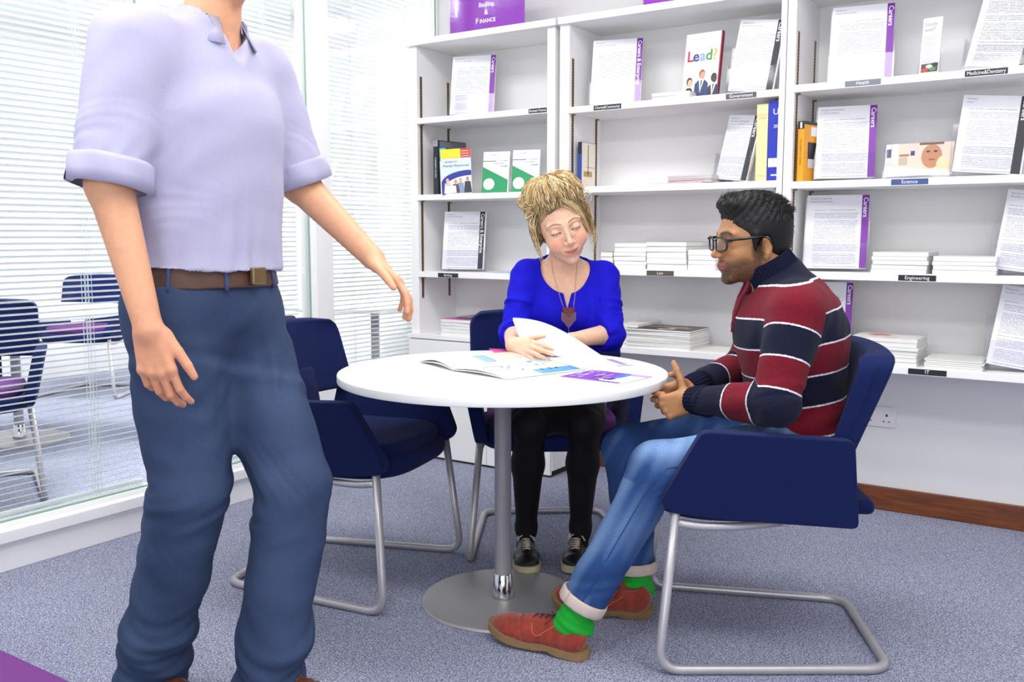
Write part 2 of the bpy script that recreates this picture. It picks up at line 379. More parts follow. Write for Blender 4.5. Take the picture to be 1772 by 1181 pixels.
round_table((*TC, 0), 'round white table on a grey steel column and disc base between the seated people')
round_table((-5.15, 2.75, 0), 'white table seen through the blind in the glazed meeting room', 0.62)

round_table((-3.88, 4.30, 0), 'white table at the far end of the glazed room behind the walking person', 0.55)
# foreground purple stool at the lower left corner
st_ = empty('purple_stool', (-1.66, 0.575, 0), 0, 'purple upholstered stool at the lower left corner of the photo', 'stool')
MB().box((-0.45, -0.235, 0.33), (0.45, 0.235, 0.42)).build('seat', mat('purple_vinyl', '#5f1170', 0.6, var=0.1, scale=200), st_, bevel=0.012, seg=4)
for sx in (-1, 1):
    for sy in (-1, 1): MB().tube([(sx * 0.4, sy * 0.19, 0.335), (sx * 0.41, sy * 0.2, 0)], 0.016, 12).build('leg', STEEL, st_, smooth=True)

# ------------------------------------------------------------------ bookcases
FY = 3.71
def bookcase(x0, x1, rows, label, z_top=2.105, cab=False, left_t=0.05, right_t=0.04, foot=None, ovl=0.001, ovr=0.001):
    r = empty('bookcase', ((x0 + x1) / 2, (FY + WY) / 2, 0), 0, label, 'bookcase', 'white wall bookcases')
    ox, oy = r.location.x, r.location.y
    def bx(name, a, b, m=WHITE, bevel=0.0015):
        return MB().box((a[0] - ox, a[1] - oy, a[2]), (b[0] - ox, b[1] - oy, b[2])).build(name, m, r, bevel=bevel)
    zb = foot if foot is not None else 0.62
    bx('side_panel', (x0, FY, zb), (x0 + left_t, WY, z_top - 0.03)); bx('side_panel', (x1 - right_t, FY, zb), (x1, WY, z_top - 0.03))
    bx('top_board', (x0 - ovl, FY - 0.02, z_top - 0.03), (x1 + ovr, WY, z_top))
    bx('back_panel', (x0 + left_t, WY - 0.012, zb), (x1 - right_t, WY, z_top - 0.03), mat('back_panel_white', '#ecebec', 0.6))
    for k, z in enumerate(rows):
        bx('shelf', (x0 + left_t - 0.004 if k else x0 + left_t - 0.004, FY - 0.006, z - 0.028), (x1 - right_t + 0.002, WY - 0.012, z))
    # slotted shelf standards front and rear on both sides
    zlo, zhi = 0.82, 1.93
    for xx, d in ((x0 + left_t, 1), (x1 - right_t, -1)):
        for yy in (FY + 0.022, WY - 0.075):
            s = MB(); s.box((xx - ox, yy - oy, zlo), (xx + d * 0.0025 - ox, yy + 0.016 - oy, zhi)); sd_ = s.build('shelf_standard', BRASS, r)
            s = MB(); z = zlo + 0.01
            while z < zhi - 0.01:
                s.box((xx + d * 0.0026 - ox, yy + 0.003 - oy, z), (xx + d * 0.0034 - ox, yy + 0.013 - oy, z + 0.006)); z += 0.0125
            s.build('slots', DARK, sd_)
            for zz in rows:
                if zz < 0.8: continue
                MB().box((xx - ox, yy + 0.001 - oy, zz - 0.034), (xx + d * 0.014 - ox, yy + 0.014 - oy, zz - 0.028)).build('shelf_clip', BRASS, sd_)
    if cab:
        bx('cabinet_body', (x0 - 0.002, 3.70, 0.03), (x1 + 0.002, WY - 0.0, 0.618)); bx('cabinet_top', (x0 - 0.006, 3.68, 0.618), (x1 + 0.004, WY, 0.640))
        bx('plinth', (x0 + 0.01, 3.715, 0.0), (x1 - 0.01, WY, 0.03), DARK)
        xm = (x0 + x1) / 2 + 0.06
        for a, b in ((x0 + 0.001, xm - 0.0015), (xm + 0.0015, x1 - 0.001)): bx('cabinet_door', (a, 3.682, 0.012), (b, 3.70, 0.612))
    return r
BC1 = bookcase(-3.093, -2.238, [1.722, 1.343, 0.957], 'leftmost white bookcase with a two-door cabinet below, beside the glass partition', cab=True, foot=0.64, right_t=0.042, ovl=0.015, ovr=0.012)
BC2 = bookcase(-2.214, -1.188, [1.712, 1.357, 0.993, 0.648], 'middle white bookcase behind the seated woman', right_t=0.023)
BC3 = bookcase(-1.184, -0.05, [1.721, 1.350, 0.997, 0.649], 'right-hand white bookcase behind the man, running out of the photo', left_t=0.034)
# ------------------------------------------------------------------ shelf contents
def printed(name, base='#f1f1f6', ink='#a9a9bb', head='#7d7d90', pitch=0.0062, w=0.19, h=0.297, strength=1.0):
    """sheet with faint lines of body copy and a darker heading, laid out in the sheet's own coordinates"""
    if name in MATS: return MATS[name]
    m = bpy.data.materials.new(name); m.use_nodes = True; nt = m.node_tree; N = nt.nodes; L = nt.links; b = N['Principled BSDF']; b.inputs['Roughness'].default_value = 0.5
    tc = N.new('ShaderNodeTexCoord'); sx = N.new('ShaderNodeSeparateXYZ'); L.new(tc.outputs['Object'], sx.inputs[0])
    def M_(op, a, bb=None, c=None):
        n = N.new('ShaderNodeMath'); n.operation = op
        for i, v in enumerate((a, bb, c)):
            if v is None: continue
            if isinstance(v, (int, float)): n.inputs[i].default_value = v
            else: L.new(v, n.inputs[i])
        return n.outputs[0]
    row = M_('FLOOR', M_('DIVIDE', sx.outputs[2], pitch)); fr = M_('FRACT', M_('DIVIDE', sx.outputs[2], pitch))
    line = M_('LESS_THAN', fr, 0.42)
    cmb = N.new('ShaderNodeCombineXYZ'); L.new(M_('MULTIPLY', sx.outputs[0], 420), cmb.inputs[0]); L.new(M_('MULTIPLY', row, 7.3), cmb.inputs[2])
    nz = N.new('ShaderNodeTexNoise'); nz.inputs['Scale'].default_value = 1; nz.inputs['Detail'].default_value = 1; L.new(cmb.outputs[0], nz.inputs[0])
    words = M_('GREATER_THAN', nz.outputs[0], 0.43)
    wn = N.new('ShaderNodeTexWhiteNoise'); wn.noise_dimensions = '1D'; L.new(row, wn.inputs[1])
    par = M_('GREATER_THAN', wn.outputs[0], 0.14)
    end = M_('LESS_THAN', sx.outputs[0], M_('MULTIPLY_ADD', wn.outputs[0], 0.02, w / 2 - 0.03)); st0 = M_('GREATER_THAN', sx.outputs[0], -w / 2 + 0.008)
    zz = M_('MULTIPLY', M_('LESS_THAN', sx.outputs[2], h - 0.05), M_('GREATER_THAN', sx.outputs[2], 0.015))
    t = line
    for q in (words, par, end, st0, zz): t = M_('MULTIPLY', t, q)
    mx = N.new('ShaderNodeMix'); mx.data_type = 'RGBA'; mx.inputs[6].default_value = (*srgb(base), 1); mx.inputs[7].default_value = (*srgb(ink), 1)
    L.new(M_('MULTIPLY', t, strength), mx.inputs[0]); L.new(mx.outputs[2], b.inputs['Base Color']); MATS[name] = m; return m
PG = printed('printed_page'); PGD = printed('printed_page_dense', ink='#70707c', pitch=0.0052, strength=1.0)
HEADT = mat('heading_print', '#8a8a9c', 0.7)

def holder_with_leaflets(pxc, z, word, strip, where, Y=3.80, yaw=0.0, lean=12, w=0.21, h=0.297, droop=0.0, roll=0.0, page=None, t=0.014, strip_w=0.026, heads=('Starting out in', 'the sector, a short guide'), two=False, x=None):
    X = on_y(pxc, 400, Y).x if x is None else x
    if droop == 0 and roll == 0: pass
    hl = empty('leaflet_holder', (X, Y, z), yaw, 'clear holder of the leaflets ' + where, 'leaflet holder', 'acrylic leaflet holders')
    L_ = math.radians(lean); c, s_ = math.cos(L_), math.sin(L_)
    up = lambda y, q: (y + q * s_, q * c)
    th = 0.0025; hb = MB()
    def pl(a, b):  # box in leaning coordinates (x, depth, height)
        P = []
        for xx in (a[0], b[0]):
            for dd in (a[1], b[1]):
                for q in (a[2], b[2]):
                    P.append((xx, dd * c + q * s_, q * c - dd * s_ + 0.012))
        hb.add(P, [(0, 1, 3, 2), (4, 6, 7, 5), (0, 4, 5, 1), (2, 3, 7, 6), (0, 2, 6, 4), (1, 5, 7, 3)])
    W2 = w / 2 + 0.005
    pl((-W2, 0.028, -0.002), (W2, 0.0305, 0.2)); hb.build('holder_back', ACRY, hl); hb = MB()
    pl((-W2, -0.0075, -0.002), (W2, -0.005, 0.10)); hb.build('holder_front', ACRY, hl); hb = MB()
    pl((-W2 - 0.0025, -0.0075, -0.002), (-W2, 0.0305, 0.12)); pl((W2, -0.0075, -0.002), (W2 + 0.0025, 0.0305, 0.12)); pl((-W2, -0.005, -0.004), (W2, 0.0305, -0.002)); hb.build('holder_sides', ACRY, hl)
    r = empty('leaflet_stack', (X, Y, z), yaw, 'white leaflets with %s ' % strip + where, 'leaflets', 'leaflet stacks in holders')
    r.rotation_euler = (0, math.radians(roll), yaw)
    # page block, slightly fanned sheets, drooping forward at the top when loose
    def sheet(name, x0, x1, z0, z1, d, thick, m, parent, n=14):
        P = []
        for k in range(n + 1):
            q = z0 + (z1 - z0) * k / n; v = q / h
            dy = -droop * max(0, v - 0.35) ** 2; P.append((d * c + q * s_ + dy, q * c - d * s_ + 0.0125 - 0.5 * abs(dy) * v))
        mb = MB(); A = []
        for y, zz in P: A.append([(x0, y, zz), (x1, y, zz)])
        B = [[(x0, y + thick, zz - 0.0), (x1, y + thick, zz)] for y, zz in P]
        mb.grid(A); mb.grid(B)
        V = [(x0, *P[0]), (x1, *P[0])]
        for xx in (x0, x1): mb.grid([[(xx, y, zz), (xx, y + thick, zz)] for y, zz in P])
        for y, zz in (P[0], P[-1]): mb.grid([[(x0, y, zz), (x0, y + thick, zz)], [(x1, y, zz), (x1, y + thick, zz)]])
        bmesh.ops.remove_doubles(mb.bm, verts=mb.bm.verts, dist=1e-6)
        return mb.build(name, m, parent)
    o = sheet('page_block', -w / 2, w / 2, 0, h, 0.0, t, PAPERB, r)
    o2 = sheet('front_page', -w / 2, w / 2, 0.0, h, -0.0006, 0.0005, page or PG, r)
    if two:
        sheet('rear_pages', -w / 2 - 0.006, w / 2 - 0.01, 0.0, h - 0.004, t + 0.001, 0.004, PAPERB, r)
    if strip_w:
        sm = PURPLE if 'purple' in strip else BLACKP
        x1 = w / 2 if 'purple' in strip else w / 2 - 0.006
        sp = sheet('side_strip', x1 - strip_w, x1, 0.002, h - 0.001, -0.0012, 0.0004, sm, r)
        if word:
            tl = text(word, 0.0245 if len(word) < 10 else 0.0235, 'lettering', LTEXT, sp, (0, 0, 0), depth=0.0, bold=0.0003)
            # run down the strip, following the lean and the droop
            bmv = tl.data; xs = [v.co.x for v in bmv.vertices]; x0_ = min(xs)
            for v in bmv.vertices:
                q = h - 0.012 - (v.co.x - x0_); vv = q / h; dy = -droop * max(0, vv - 0.35) ** 2
                lx = x1 - strip_w / 2 + v.co.y
                v.co = Vector((lx, q * s_ + dy + (-0.0017) * c, q * c + 0.0017 * s_ + 0.0125 - 0.5 * abs(dy) * vv))
    for k, hd in enumerate(heads or ()):
        tl = text(hd, 0.0085, 'heading', HEADT, o2, depth=0.0, align='LEFT')
        for v in tl.data.vertices:
            q = h - 0.014 - k * 0.012 + v.co.y; vv = q / h; dy = -droop * max(0, vv - 0.35) ** 2
            v.co = Vector((-w / 2 + 0.012 + v.co.x, q * s_ + dy - 0.0012 * c, q * c + 0.0012 * s_ + 0.0125 - 0.5 * abs(dy) * vv))
    return r

D = math.radians
H = holder_with_leaflets
H(816, 1.722, 'Careers', 'a purple edge strip', 'on the top shelf of the leftmost bookcase', Y=3.80, yaw=D(18), w=0.225)
H(800, 0.957, 'Careers & Enterprise', 'a charcoal edge strip', 'above the Banking label', Y=3.80, yaw=D(20), w=0.22)
H(1061, 1.712, 'Careers & Enterprise', 'a purple edge strip', 'above the Charity & Community label', Y=3.80, yaw=D(16), w=0.225, heads=('Starting out...', 'the Public & Charity Sector'))
H(1291, 1.712, 'Careers', 'a black edge strip leaning right', 'above the Government label', Y=3.79, yaw=D(2), roll=6, w=0.19, lean=10)
H(1262, 1.357, 'Careers', 'a black edge strip, curling', 'beside the cream book spine', Y=3.79, yaw=D(-12), roll=6, w=0.155, h=0.275, lean=12)
H(1477, 1.721, 'Careers', 'a purple edge strip', 'above the slate grey label, top right bookcase', Y=3.80, yaw=D(10), w=0.225, two=True, heads=('Working in...', 'Health and social care'))
H(1708, 1.721, 'Careers', 'a wide black edge strip', 'above the Medicine & Dentistry label', Y=3.78, yaw=D(-10), roll=8, w=0.22, h=0.31, lean=14, page=PGD, strip_w=0.034, heads=(), two=True)
H(1457, 1.350, 'Careers', 'a purple edge strip', 'next to the yellow and black book', Y=3.80, yaw=D(12), w=0.22, h=0.29, two=True, heads=('Moving into Government', 'or the Environment'))
H(1700, 1.350, 'Careers', 'a black edge strip', 'at the right of the photo-covered leaflet', Y=3.78, yaw=D(6), roll=5, w=0.225, h=0.29, lean=14, heads=('Working in', 'science'), strip_w=0.03)
H(1446, 0.997, 'Careers', 'a purple edge strip', 'on the shelf with the Engineering label', Y=3.80, yaw=D(10), w=0.235, two=True, heads=('Moving into engineering', 'mechanical and materials'))
H(1775, 0.997, None, 'printed text', 'cut off by the right edge, level with Engineering', Y=3.78, yaw=D(5), roll=7, w=0.2, lean=14)
H(1425, 0.649, 'Careers', 'a purple edge strip', 'behind the seated man and his armchair back', Y=3.80, yaw=D(10), w=0.235, heads=('Working in', 'IT and games'))
H(1775, 0.649, None, 'printed text', 'cut off by the right edge, level with IT', Y=3.78, yaw=D(5), roll=8, w=0.21, lean=14)
# small leaflets without strip
def small_leaflet(pxc, z, w, h, Y, yaw, lean, label, deco):
    X = on_y(pxc, 300, Y).x; r = empty('leaflet', (X, Y, z), yaw, label, 'leaflet'); r.rotation_euler = (-D(lean), 0, yaw)
    MB().box((-w / 2, 0, 0.012), (w / 2, 0.005, h + 0.012)).build('page', PAPER, r); deco(r, w, h)
    hl = empty('leaflet_holder', (X, Y - 0.004, z), yaw, 'clear holder of the ' + label, 'leaflet holder', 'acrylic leaflet holders')
    hl.rotation_euler = (-D(lean), 0, yaw)
    MB().box((-w / 2 - 0.006, 0.012, 0.008), (w / 2 + 0.006, 0.0145, h * 0.5)).box((-w / 2 - 0.006, -0.0045, 0.008), (w / 2 + 0.006, -0.002, h * 0.28)).box((-w / 2 - 0.006, -0.002, 0.006), (w / 2 + 0.006, 0.012, 0.0085)).build('holder_tray', ACRY, hl)
    return r
def patch(r, x0, x1, z0, z1, m, y=-0.0008, name='print', t=0.0006):
    return MB().box((x0, y, z0), (x1, y + t, z1)).build(name, m, r)
def flat(r, pts, m, y=-0.0012, name='print'):
    return MB().add([(x, y, z) for x, z in pts], [tuple(range(len(pts)))]).build(name, m, r)
def ell(cx, cz, rx, rz, n=24): return [(cx + rx * math.cos(2 * PI * k / n), cz + rz * math.sin(2 * PI * k / n)) for k in range(n)]
cm = lambda n, c: mat(n, c, 0.45)
def deco_study(r, w, h):
    text('Study', 0.02, 'lettering', GREYT, r, (-w / 2 + 0.006, -0.001, h - 0.012), (PI / 2, 0, 0), 0, 'LEFT'); text('well?', 0.02, 'lettering', GREYT, r, (-w / 2 + 0.006, -0.001, h - 0.033), (PI / 2, 0, 0), 0, 'LEFT')
    for k in range(12): patch(r, -w / 2 + 0.008, w / 2 - 0.012 - 0.006 * (k * 7 % 3), h - 0.06 - k * 0.0085, h - 0.0575 - k * 0.0085, mat('pale_lines', '#c5c5cc', 0.7))
    flat(r, [(-w / 2 + 0.006, 0.02), (w / 2 - 0.004, 0.02), (w / 2 - 0.004, 0.052), (-w / 2 + 0.006, 0.05)], cm('photo_dark', '#5c3b2a'))
    for cx, cz, c in ((-0.015, 0.028, '#cc4a33'), (0.012, 0.03, '#4aa05a'), (0.0, 0.04, '#f0e8e8'), (0.02, 0.046, '#2a2024')): flat(r, ell(cx, cz, 0.012, 0.007), cm('photo' + c, c), -0.0016)
small_leaflet(1598, 1.721, 0.068, 0.21, 3.80, D(-6), 8, 'narrow white leaflet with a small colour photo, top right shelf', deco_study)
def deco_face(r, w, h):
    b0 = -w / 2; t = h + 0.012
    flat(r, [(b0, 0.05), (w / 2, 0.012), (w / 2, t), (b0, t)], cm('photo_blur', '#d9c6b6'))
    for x0, x1, z0, z1, c in ((0.0, 0.018, 0.065, 1, '#d8dce6'), (0.003, 0.02, 0.085, 0.118, '#3a3a72'), (0.024, 0.045, 0.058, 1, '#f2ece6'), (0.05, 0.085, 0.088, 0.096, '#a5694b'), (0.05, 0.08, 0.055, 0.085, '#b7a898'), (0.09, 0.105, 0.09, 0.108, '#3b3585')):
        flat(r, [(b0 + x0, z0), (b0 + x1, z0), (b0 + x1, min(z1, t)), (b0 + x0, min(z1, t))], cm('photo' + c, c), -0.0016)
    flat(r, ell(b0 + 0.165, 0.085, 0.036, 0.045)[0:24], cm('photo_skin', '#b67e5c'), -0.002); flat(r, [(b0 + 0.12, t - 0.008), (b0 + 0.205, t - 0.008), (b0 + 0.205, t), (b0 + 0.12, t)], cm('photo_hair', '#6e4a37'), -0.0024)
    for cx in (0.152, 0.178): flat(r, ell(b0 + cx, 0.103, 0.007, 0.004), cm('photo_eye', '#4a2f22'), -0.0024)
    flat(r, ell(b0 + 0.166, 0.072, 0.012, 0.003), cm('photo_lip', '#8a4a3c'), -0.0024)
    flat(r, ell(b0 + 0.205, 0.05, 0.022, 0.034), cm('photo_glass', '#d8c9a2'), -0.0026)
    flat(r, [(b0, 0.012), (w / 2, 0.012), (w / 2, 0.022), (b0, 0.056)], PAPER, -0.0028); flat(r, [(b0 + 0.09, 0.0125), (w / 2 - 0.04, 0.0125), (w / 2 - 0.04, 0.0145), (b0 + 0.09, 0.0135)], cm('lime', '#9bc24a'), -0.0032)
small_leaflet(1587, 1.350, 0.24, 0.125, 3.80, D(-2), 10, 'landscape leaflet with a photo of a man holding glassware', deco_face)

# upright books
def book(pxc, z, t, h, d, col, label, yaw=0, lean=0, Y=3.74, name='book', deco=None, rough=0.4, x=None, roll=0):
    X = on_y(pxc, 300, Y).x if x is None else x
    r = empty(name, (X, Y, z), yaw, label, 'book'); r.rotation_euler = (-D(lean), D(roll), yaw)
    cov = mat('cover_' + col, col, rough)
    # spine towards the room (y = 0), boards both sides, page block between
    b = 0.002
    MB().box((-t / 2, 0, 0), (t / 2, b, h)).box((-t / 2, b, 0), (-t / 2 + b, d, h)).box((t / 2 - b, b, 0), (t / 2, d, h)).build('cover', cov, r, bevel=0.0006)
    MB().box((-t / 2 + b, b, 0.003), (t / 2 - b, d - 0.004, h - 0.003)).build('pages', PAPERB, r)
    if deco: deco(r, t, h, d)
    return r
def side(r, t, y0, y1, z0, z1, m, name='cover_print', s=1):
    x = s * (t / 2 + 0.0006); return MB().box((min(x, x + s * 0.0004), y0, z0), (max(x, x + s * 0.0004), y1, z1)).build(name, m, r)
def dk_black(r, t, h, d):
    text('CAREERS GUIDE', 0.014, 'spine_lettering', LTEXT, r, (0, -0.0006, h * 0.5), (PI / 2, PI / 2, 0), 0); patch(r, -t / 2 + 0.001, t / 2 - 0.001, h - 0.03, h - 0.002, mat('silver_print', '#a9acb4', 0.3))
    text('F', 0.022, 'spine_lettering', BLACKP, r, (0, -0.0016, h - 0.016), (PI / 2, 0, 0), 0)
    side(r, t, 0.012, d, h - 0.035, h - 0.004, mat('grey_band', '#6d6d7c', 0.3))
book(754, 1.343, 0.032, 0.27, 0.2, '#24242b', 'thick black book leaning beside the yellow and white book, spine showing', yaw=D(-8), deco=dk_black, Y=3.745)
def front_book(px, z, w, h, t, label, col, deco, Y, yaw, lean, roll=0):
    X = on_y(px, 300, Y).x; r = empty('book', (X, Y, z), yaw, label, 'book'); r.rotation_euler = (-D(lean), D(roll), yaw)
    MB().box((-w / 2, 0, 0), (w / 2, 0.0016, h)).box((-w / 2, t - 0.0016, 0), (w / 2, t, h)).box((-w / 2, 0.0016, 0), (-w / 2 + 0.0016, t - 0.0016, h)).build('cover', mat('cover_' + col, col, 0.35), r)
    MB().box((-w / 2 + 0.0016, 0.0016, 0.001), (w / 2 - 0.001, t - 0.0016, h - 0.001)).build('pages', PAPERB, r)
    deco(r, w, h); return r
def dk_yellow(r, w, h):
    flat(r, [(-w / 2, h - 0.045), (w * 0.17, h - 0.045), (w * 0.17, h), (-w / 2, h)], cm('print_yellow', '#f4dc16')); flat(r, [(w * 0.17, h - 0.045), (w / 2, h - 0.045), (w / 2, h), (w * 0.17, h)], cm('print_red', '#c93a2a'))
    for k in range(3): patch(r, w * 0.2, w * 0.45, h - 0.015 - k * 0.012, h - 0.011 - k * 0.012, mat('pale_red', '#ecc0b8', 0.5), -0.0026)
    text('careers in', 0.016, 'lettering', mat('print_grey', '#5b6a7a', 0.5), r, (-w * 0.38, -0.002, h - 0.062), (PI / 2, 0, 0), 0, 'LEFT'); text('Human Resources', 0.0175, 'lettering', mat('print_grey', '#5b6a7a', 0.5), r, (0, -0.002, h - 0.082), (PI / 2, 0, 0), 0)
    a = [(-w / 2, 0.0)] + [(-w * 0.5 + w * 0.95 * (1 - math.cos(t * PI / 2)) , 0.055 + (h * 0.52 - 0.055) * math.sin(t * PI / 2)) for t in [i / 12 for i in range(13)]] + [(w / 2, h * 0.5), (w / 2, h * 0.42)] + [(-w * 0.4 + w * 0.88 * (1 - math.cos(t * PI / 2)), 0.03 + (h * 0.40 - 0.03) * math.sin(t * PI / 2)) for t in [i / 12 for i in range(12, -1, -1)]] + [(-w * 0.38, 0)]
    flat(r, a, cm('print_blue', '#232c96'), -0.0014); flat(r, [(-w * 0.38, 0.002)] + [(-w * 0.4 + w * 0.88 * (1 - math.cos(t * PI / 2)), 0.03 + (h * 0.40 - 0.03) * math.sin(t * PI / 2)) for t in [i / 12 for i in range(13)]] + [(w / 2, 0.002)], cm('print_cream', '#ece6df'), -0.0018)
    for cx, hz, sk, su in ((-0.045, 0.075, '#e2b79a', '#cfc8c4'), (-0.005, 0.068, '#caa07f', '#6b3a3a'), (0.02, 0.075, '#d8a888', '#8494b8'), (0.055, 0.08, '#b98a70', '#2b3440')):
        flat(r, [(cx - 0.02, 0.004), (cx + 0.02, 0.004), (cx + 0.014, hz - 0.02), (cx - 0.014, hz - 0.02)], cm('p' + su, su), -0.0022); flat(r, ell(cx, hz - 0.008, 0.0075, 0.012), cm('p' + sk, sk), -0.0026)
    flat(r, [(-0.06, 0.006), (-0.002, 0.006), (-0.004, 0.042), (-0.055, 0.04)], PAPER, -0.003)
front_book(791, 1.343, 0.150, 0.222, 0.022, 'white and blue book with a yellow and red top band and four small figures', '#d7e2ef', dk_yellow, 3.73, D(28), 4, -3)
front_book(768, 1.343, 0.03, 0.232, 0.014, 'thin light blue book spine between the black book and the yellow-topped book', '#3db4dd', lambda r, w, h: flat(r, [(-w / 2, 0), (w / 2, 0), (w / 2, h - 0.065), (-w / 2, h - 0.065)], PAPER), 3.748, D(20), 3, -3)
def dk_green(r, w, h):
    flat(r, [(-w / 2, 0), (w * 0.46, 0), (w * 0.46, h * 0.32), (-w / 2, h * 0.64)], cm('print_green', '#11935a'), -0.0012)
    flat(r, ell(-w * 0.24, h * 0.22, w * 0.21, w * 0.21, 32), PAPER, -0.0018)
    flat(r, [(-w / 2, h * 0.765), (0.0, h * 0.765), (0.0, h * 0.78), (-w / 2, h * 0.78)], cm('print_dkgreen', '#2f7a35'), -0.0014)
    text('for BUSINESS', 0.0085, 'lettering', GREYT, r, (-w * 0.15, -0.0016, h * 0.92), (PI / 2, 0, 0), 0); text('CHARTERED', 0.0085, 'lettering', GREYT, r, (w * 0.25, -0.0016, h * 0.775), (PI / 2, 0, 0), 0)
    text('MANAGEMENT', 0.0085, 'lettering', GREYT, r, (w * 0.12, -0.0016, h * 0.715), (PI / 2, 0, 0), 0); text('GUIDES', 0.011, 'lettering', cm('print_dkgreen', '#2f7a35'), r, (w * 0.3, -0.0016, h * 0.645), (PI / 2, 0, 0), 0)
for px, lab in ((856, 'green and white booklet, left one of the pair on the second shelf'), (908, 'green and white booklet, right one of the pair, partly behind the hair')):
    front_book(px, 1.343, 0.136, 0.205, 0.014, lab, '#e9ebee', dk_green, 3.77, D(16), 10)['group'] = 'pair of green and white booklets'
# middle bookcase
def dk_lead(r, w, h):
    cols = ['#c2224a', '#2d3b8f', '#8fa3d8', '#3f9a4c', '#c9b63a']
    for ch, c, x in zip('Lead?', cols, (-0.056, -0.029, 0.001, 0.031, 0.058)): text(ch, 0.064, 'lettering', cm('l' + c, c), r, (x, -0.0014, h - 0.10), (PI / 2, 0, 0), 0, bold=0.0014)
    text('Could you be the one to', 0.0085, 'lettering', GREYT, r, (0, -0.0014, h - 0.068), (PI / 2, 0, 0), 0); text('+ Careers & Enterprise', 0.008, 'lettering', GREYT, r, (-0.03, -0.0014, h - 0.025), (PI / 2, 0, 0), 0)
    def fig(cx, hz, hw, skin, suit, hair, shirt=None):
        flat(r, [(cx - hw, 0.001), (cx + hw, 0.001), (cx + hw * 0.95, hz - 0.045), (cx + hw * 0.45, hz - 0.03), (cx - hw * 0.45, hz - 0.03), (cx - hw * 0.95, hz - 0.045)], cm('s' + suit, suit), -0.0014)
        if shirt: flat(r, [(cx - 0.004, hz - 0.085), (cx + 0.012, hz - 0.03), (cx - 0.012, hz - 0.03)], cm('s' + shirt, shirt), -0.0018); flat(r, [(cx - 0.002, hz - 0.08), (cx + 0.003, hz - 0.032), (cx - 0.003, hz - 0.032)], BLACKP, -0.0022)
        flat(r, ell(cx, hz - 0.004, 0.0135, 0.019), cm('s' + hair, hair), -0.0018); flat(r, ell(cx + 0.003, hz - 0.010, 0.0105, 0.016), cm('s' + skin, skin), -0.0022)
    fig(-0.05, 0.082, 0.020, '#d9ac90', '#1f1a20', '#3c2622'); fig(0.006, 0.112, 0.032, '#d2957a', '#2a3768', '#8a5a34', '#dfe6f4'); fig(0.062, 0.092, 0.026, '#3c2d2c', '#26263a', '#221c1e', '#eeeef4')
front_book(1206, 1.712, 0.165, 0.285, 0.016, 'white booklet with colourful Lead? lettering and three people, maroon spine edge', '#efeff1', dk_lead, 3.80, D(-4), 9)
MB  # (keeps the section readable)
sp = MB().box((0.079, -0.001, 0.0), (0.0845, 0.018, 0.285)).build('maroon_edge', cm('maroon_edge', '#8c1a3a'), [o for o in SC.objects if o.type == 'EMPTY' and o.get('label', '').startswith('white booklet with colourful')][0])
def dk_photo(r, t, h, d):
    side(r, t, 0.004, d, 0.002, h - 0.002, cm('cream_photo', '#efe6d6')); side(r, t + 0.001, d * 0.45, d * 0.5, 0.06, h - 0.01, cm('twig', '#7a6148')); side(r, t + 0.001, 0.02, d * 0.75, 0.05, 0.075, cm('ochre', '#b79a55')); side(r, t + 0.001, d * 0.3, d * 0.95, h * 0.45, h * 0.46, cm('twig', '#7a6148'))
    patch(r, -t / 2, t / 2, h - 0.055, h, BLACKP)
book(1003, 1.357, 0.017, 0.205, 0.13, '#2b4a9c', 'thin book with a blue and black spine and a cream picture cover', yaw=D(0), deco=dk_photo, Y=3.76)
book(1316.5, 1.357, 0.046, 0.305, 0.2, '#e2d7a4', 'thick cream book standing beside the blue book', Y=3.735, deco=lambda r, t, h, d: (text('GRADUATE', 0.009, 'spine_lettering', mat('tan_print', '#c8b878', 0.5), r, (0, -0.001, h * 0.86), (PI / 2, 0, 0), 0), text('CAREERS', 0.009, 'spine_lettering', mat('tan_print', '#c8b878', 0.5), r, (0, -0.001, h * 0.82), (PI / 2, 0, 0), 0), patch(r, -0.02, 0.02, 0.02, 0.023, mat('tan_print', '#c8b878', 0.5))))
def dk_u(r, t, h, d):
    text('U', 0.034, 'spine_lettering', LTEXT, r, (0.004, -0.001, h * 0.86), (PI / 2, 0, 0), 0); text('20', 0.018, 'spine_lettering', LTEXT, r, (0.004, -0.001, h * 0.68), (PI / 2, 0, 0), 0); patch(r, -0.022, t / 2, 0.055, 0.09, PAPER); patch(r, -0.01, t / 2, 0.02, 0.026, LTEXT)
book(1338, 1.357, 0.052, 0.315, 0.2, '#2433b0', 'thick royal blue book with a white U against the middle bookcase side', Y=3.735, deco=dk_u)
def dk_yb(r, t, h, d):
    patch(r, -t / 2, t / 2, h - 0.03, h, BLACKP); patch(r, -0.004, 0.004, h - 0.027, h - 0.004, LTEXT, -0.0016)
    text('THE GUIDE TO WORK', 0.01, 'spine_lettering', cm('brown_print', '#7a4a14'), r, (0, -0.001, h * 0.5), (PI / 2, PI / 2, 0), 0)
    side(r, t, 0.0, d, h - 0.012, h, BLACKP); side(r, t + 0.001, 0.03, d, 0.09, 0.155, BLACKP); side(r, t + 0.002, 0.03, d, 0.055, 0.09, mat('pale_grey', '#d5d3cc', 0.5)); side(r, t, 0.05, d, h - 0.055, h - 0.02, PAPER)
    for k in range(3): side(r, t, 0.05, d, h - 0.09 - k * 0.014, h - 0.082 - k * 0.014, cm('brown_print', '#7a4a14'))
book(1384, 1.350, 0.027, 0.235, 0.16, '#f0a41c', 'yellow and black book on the second shelf of the right-hand bookcase', yaw=D(-14), deco=dk_yb, Y=3.735)

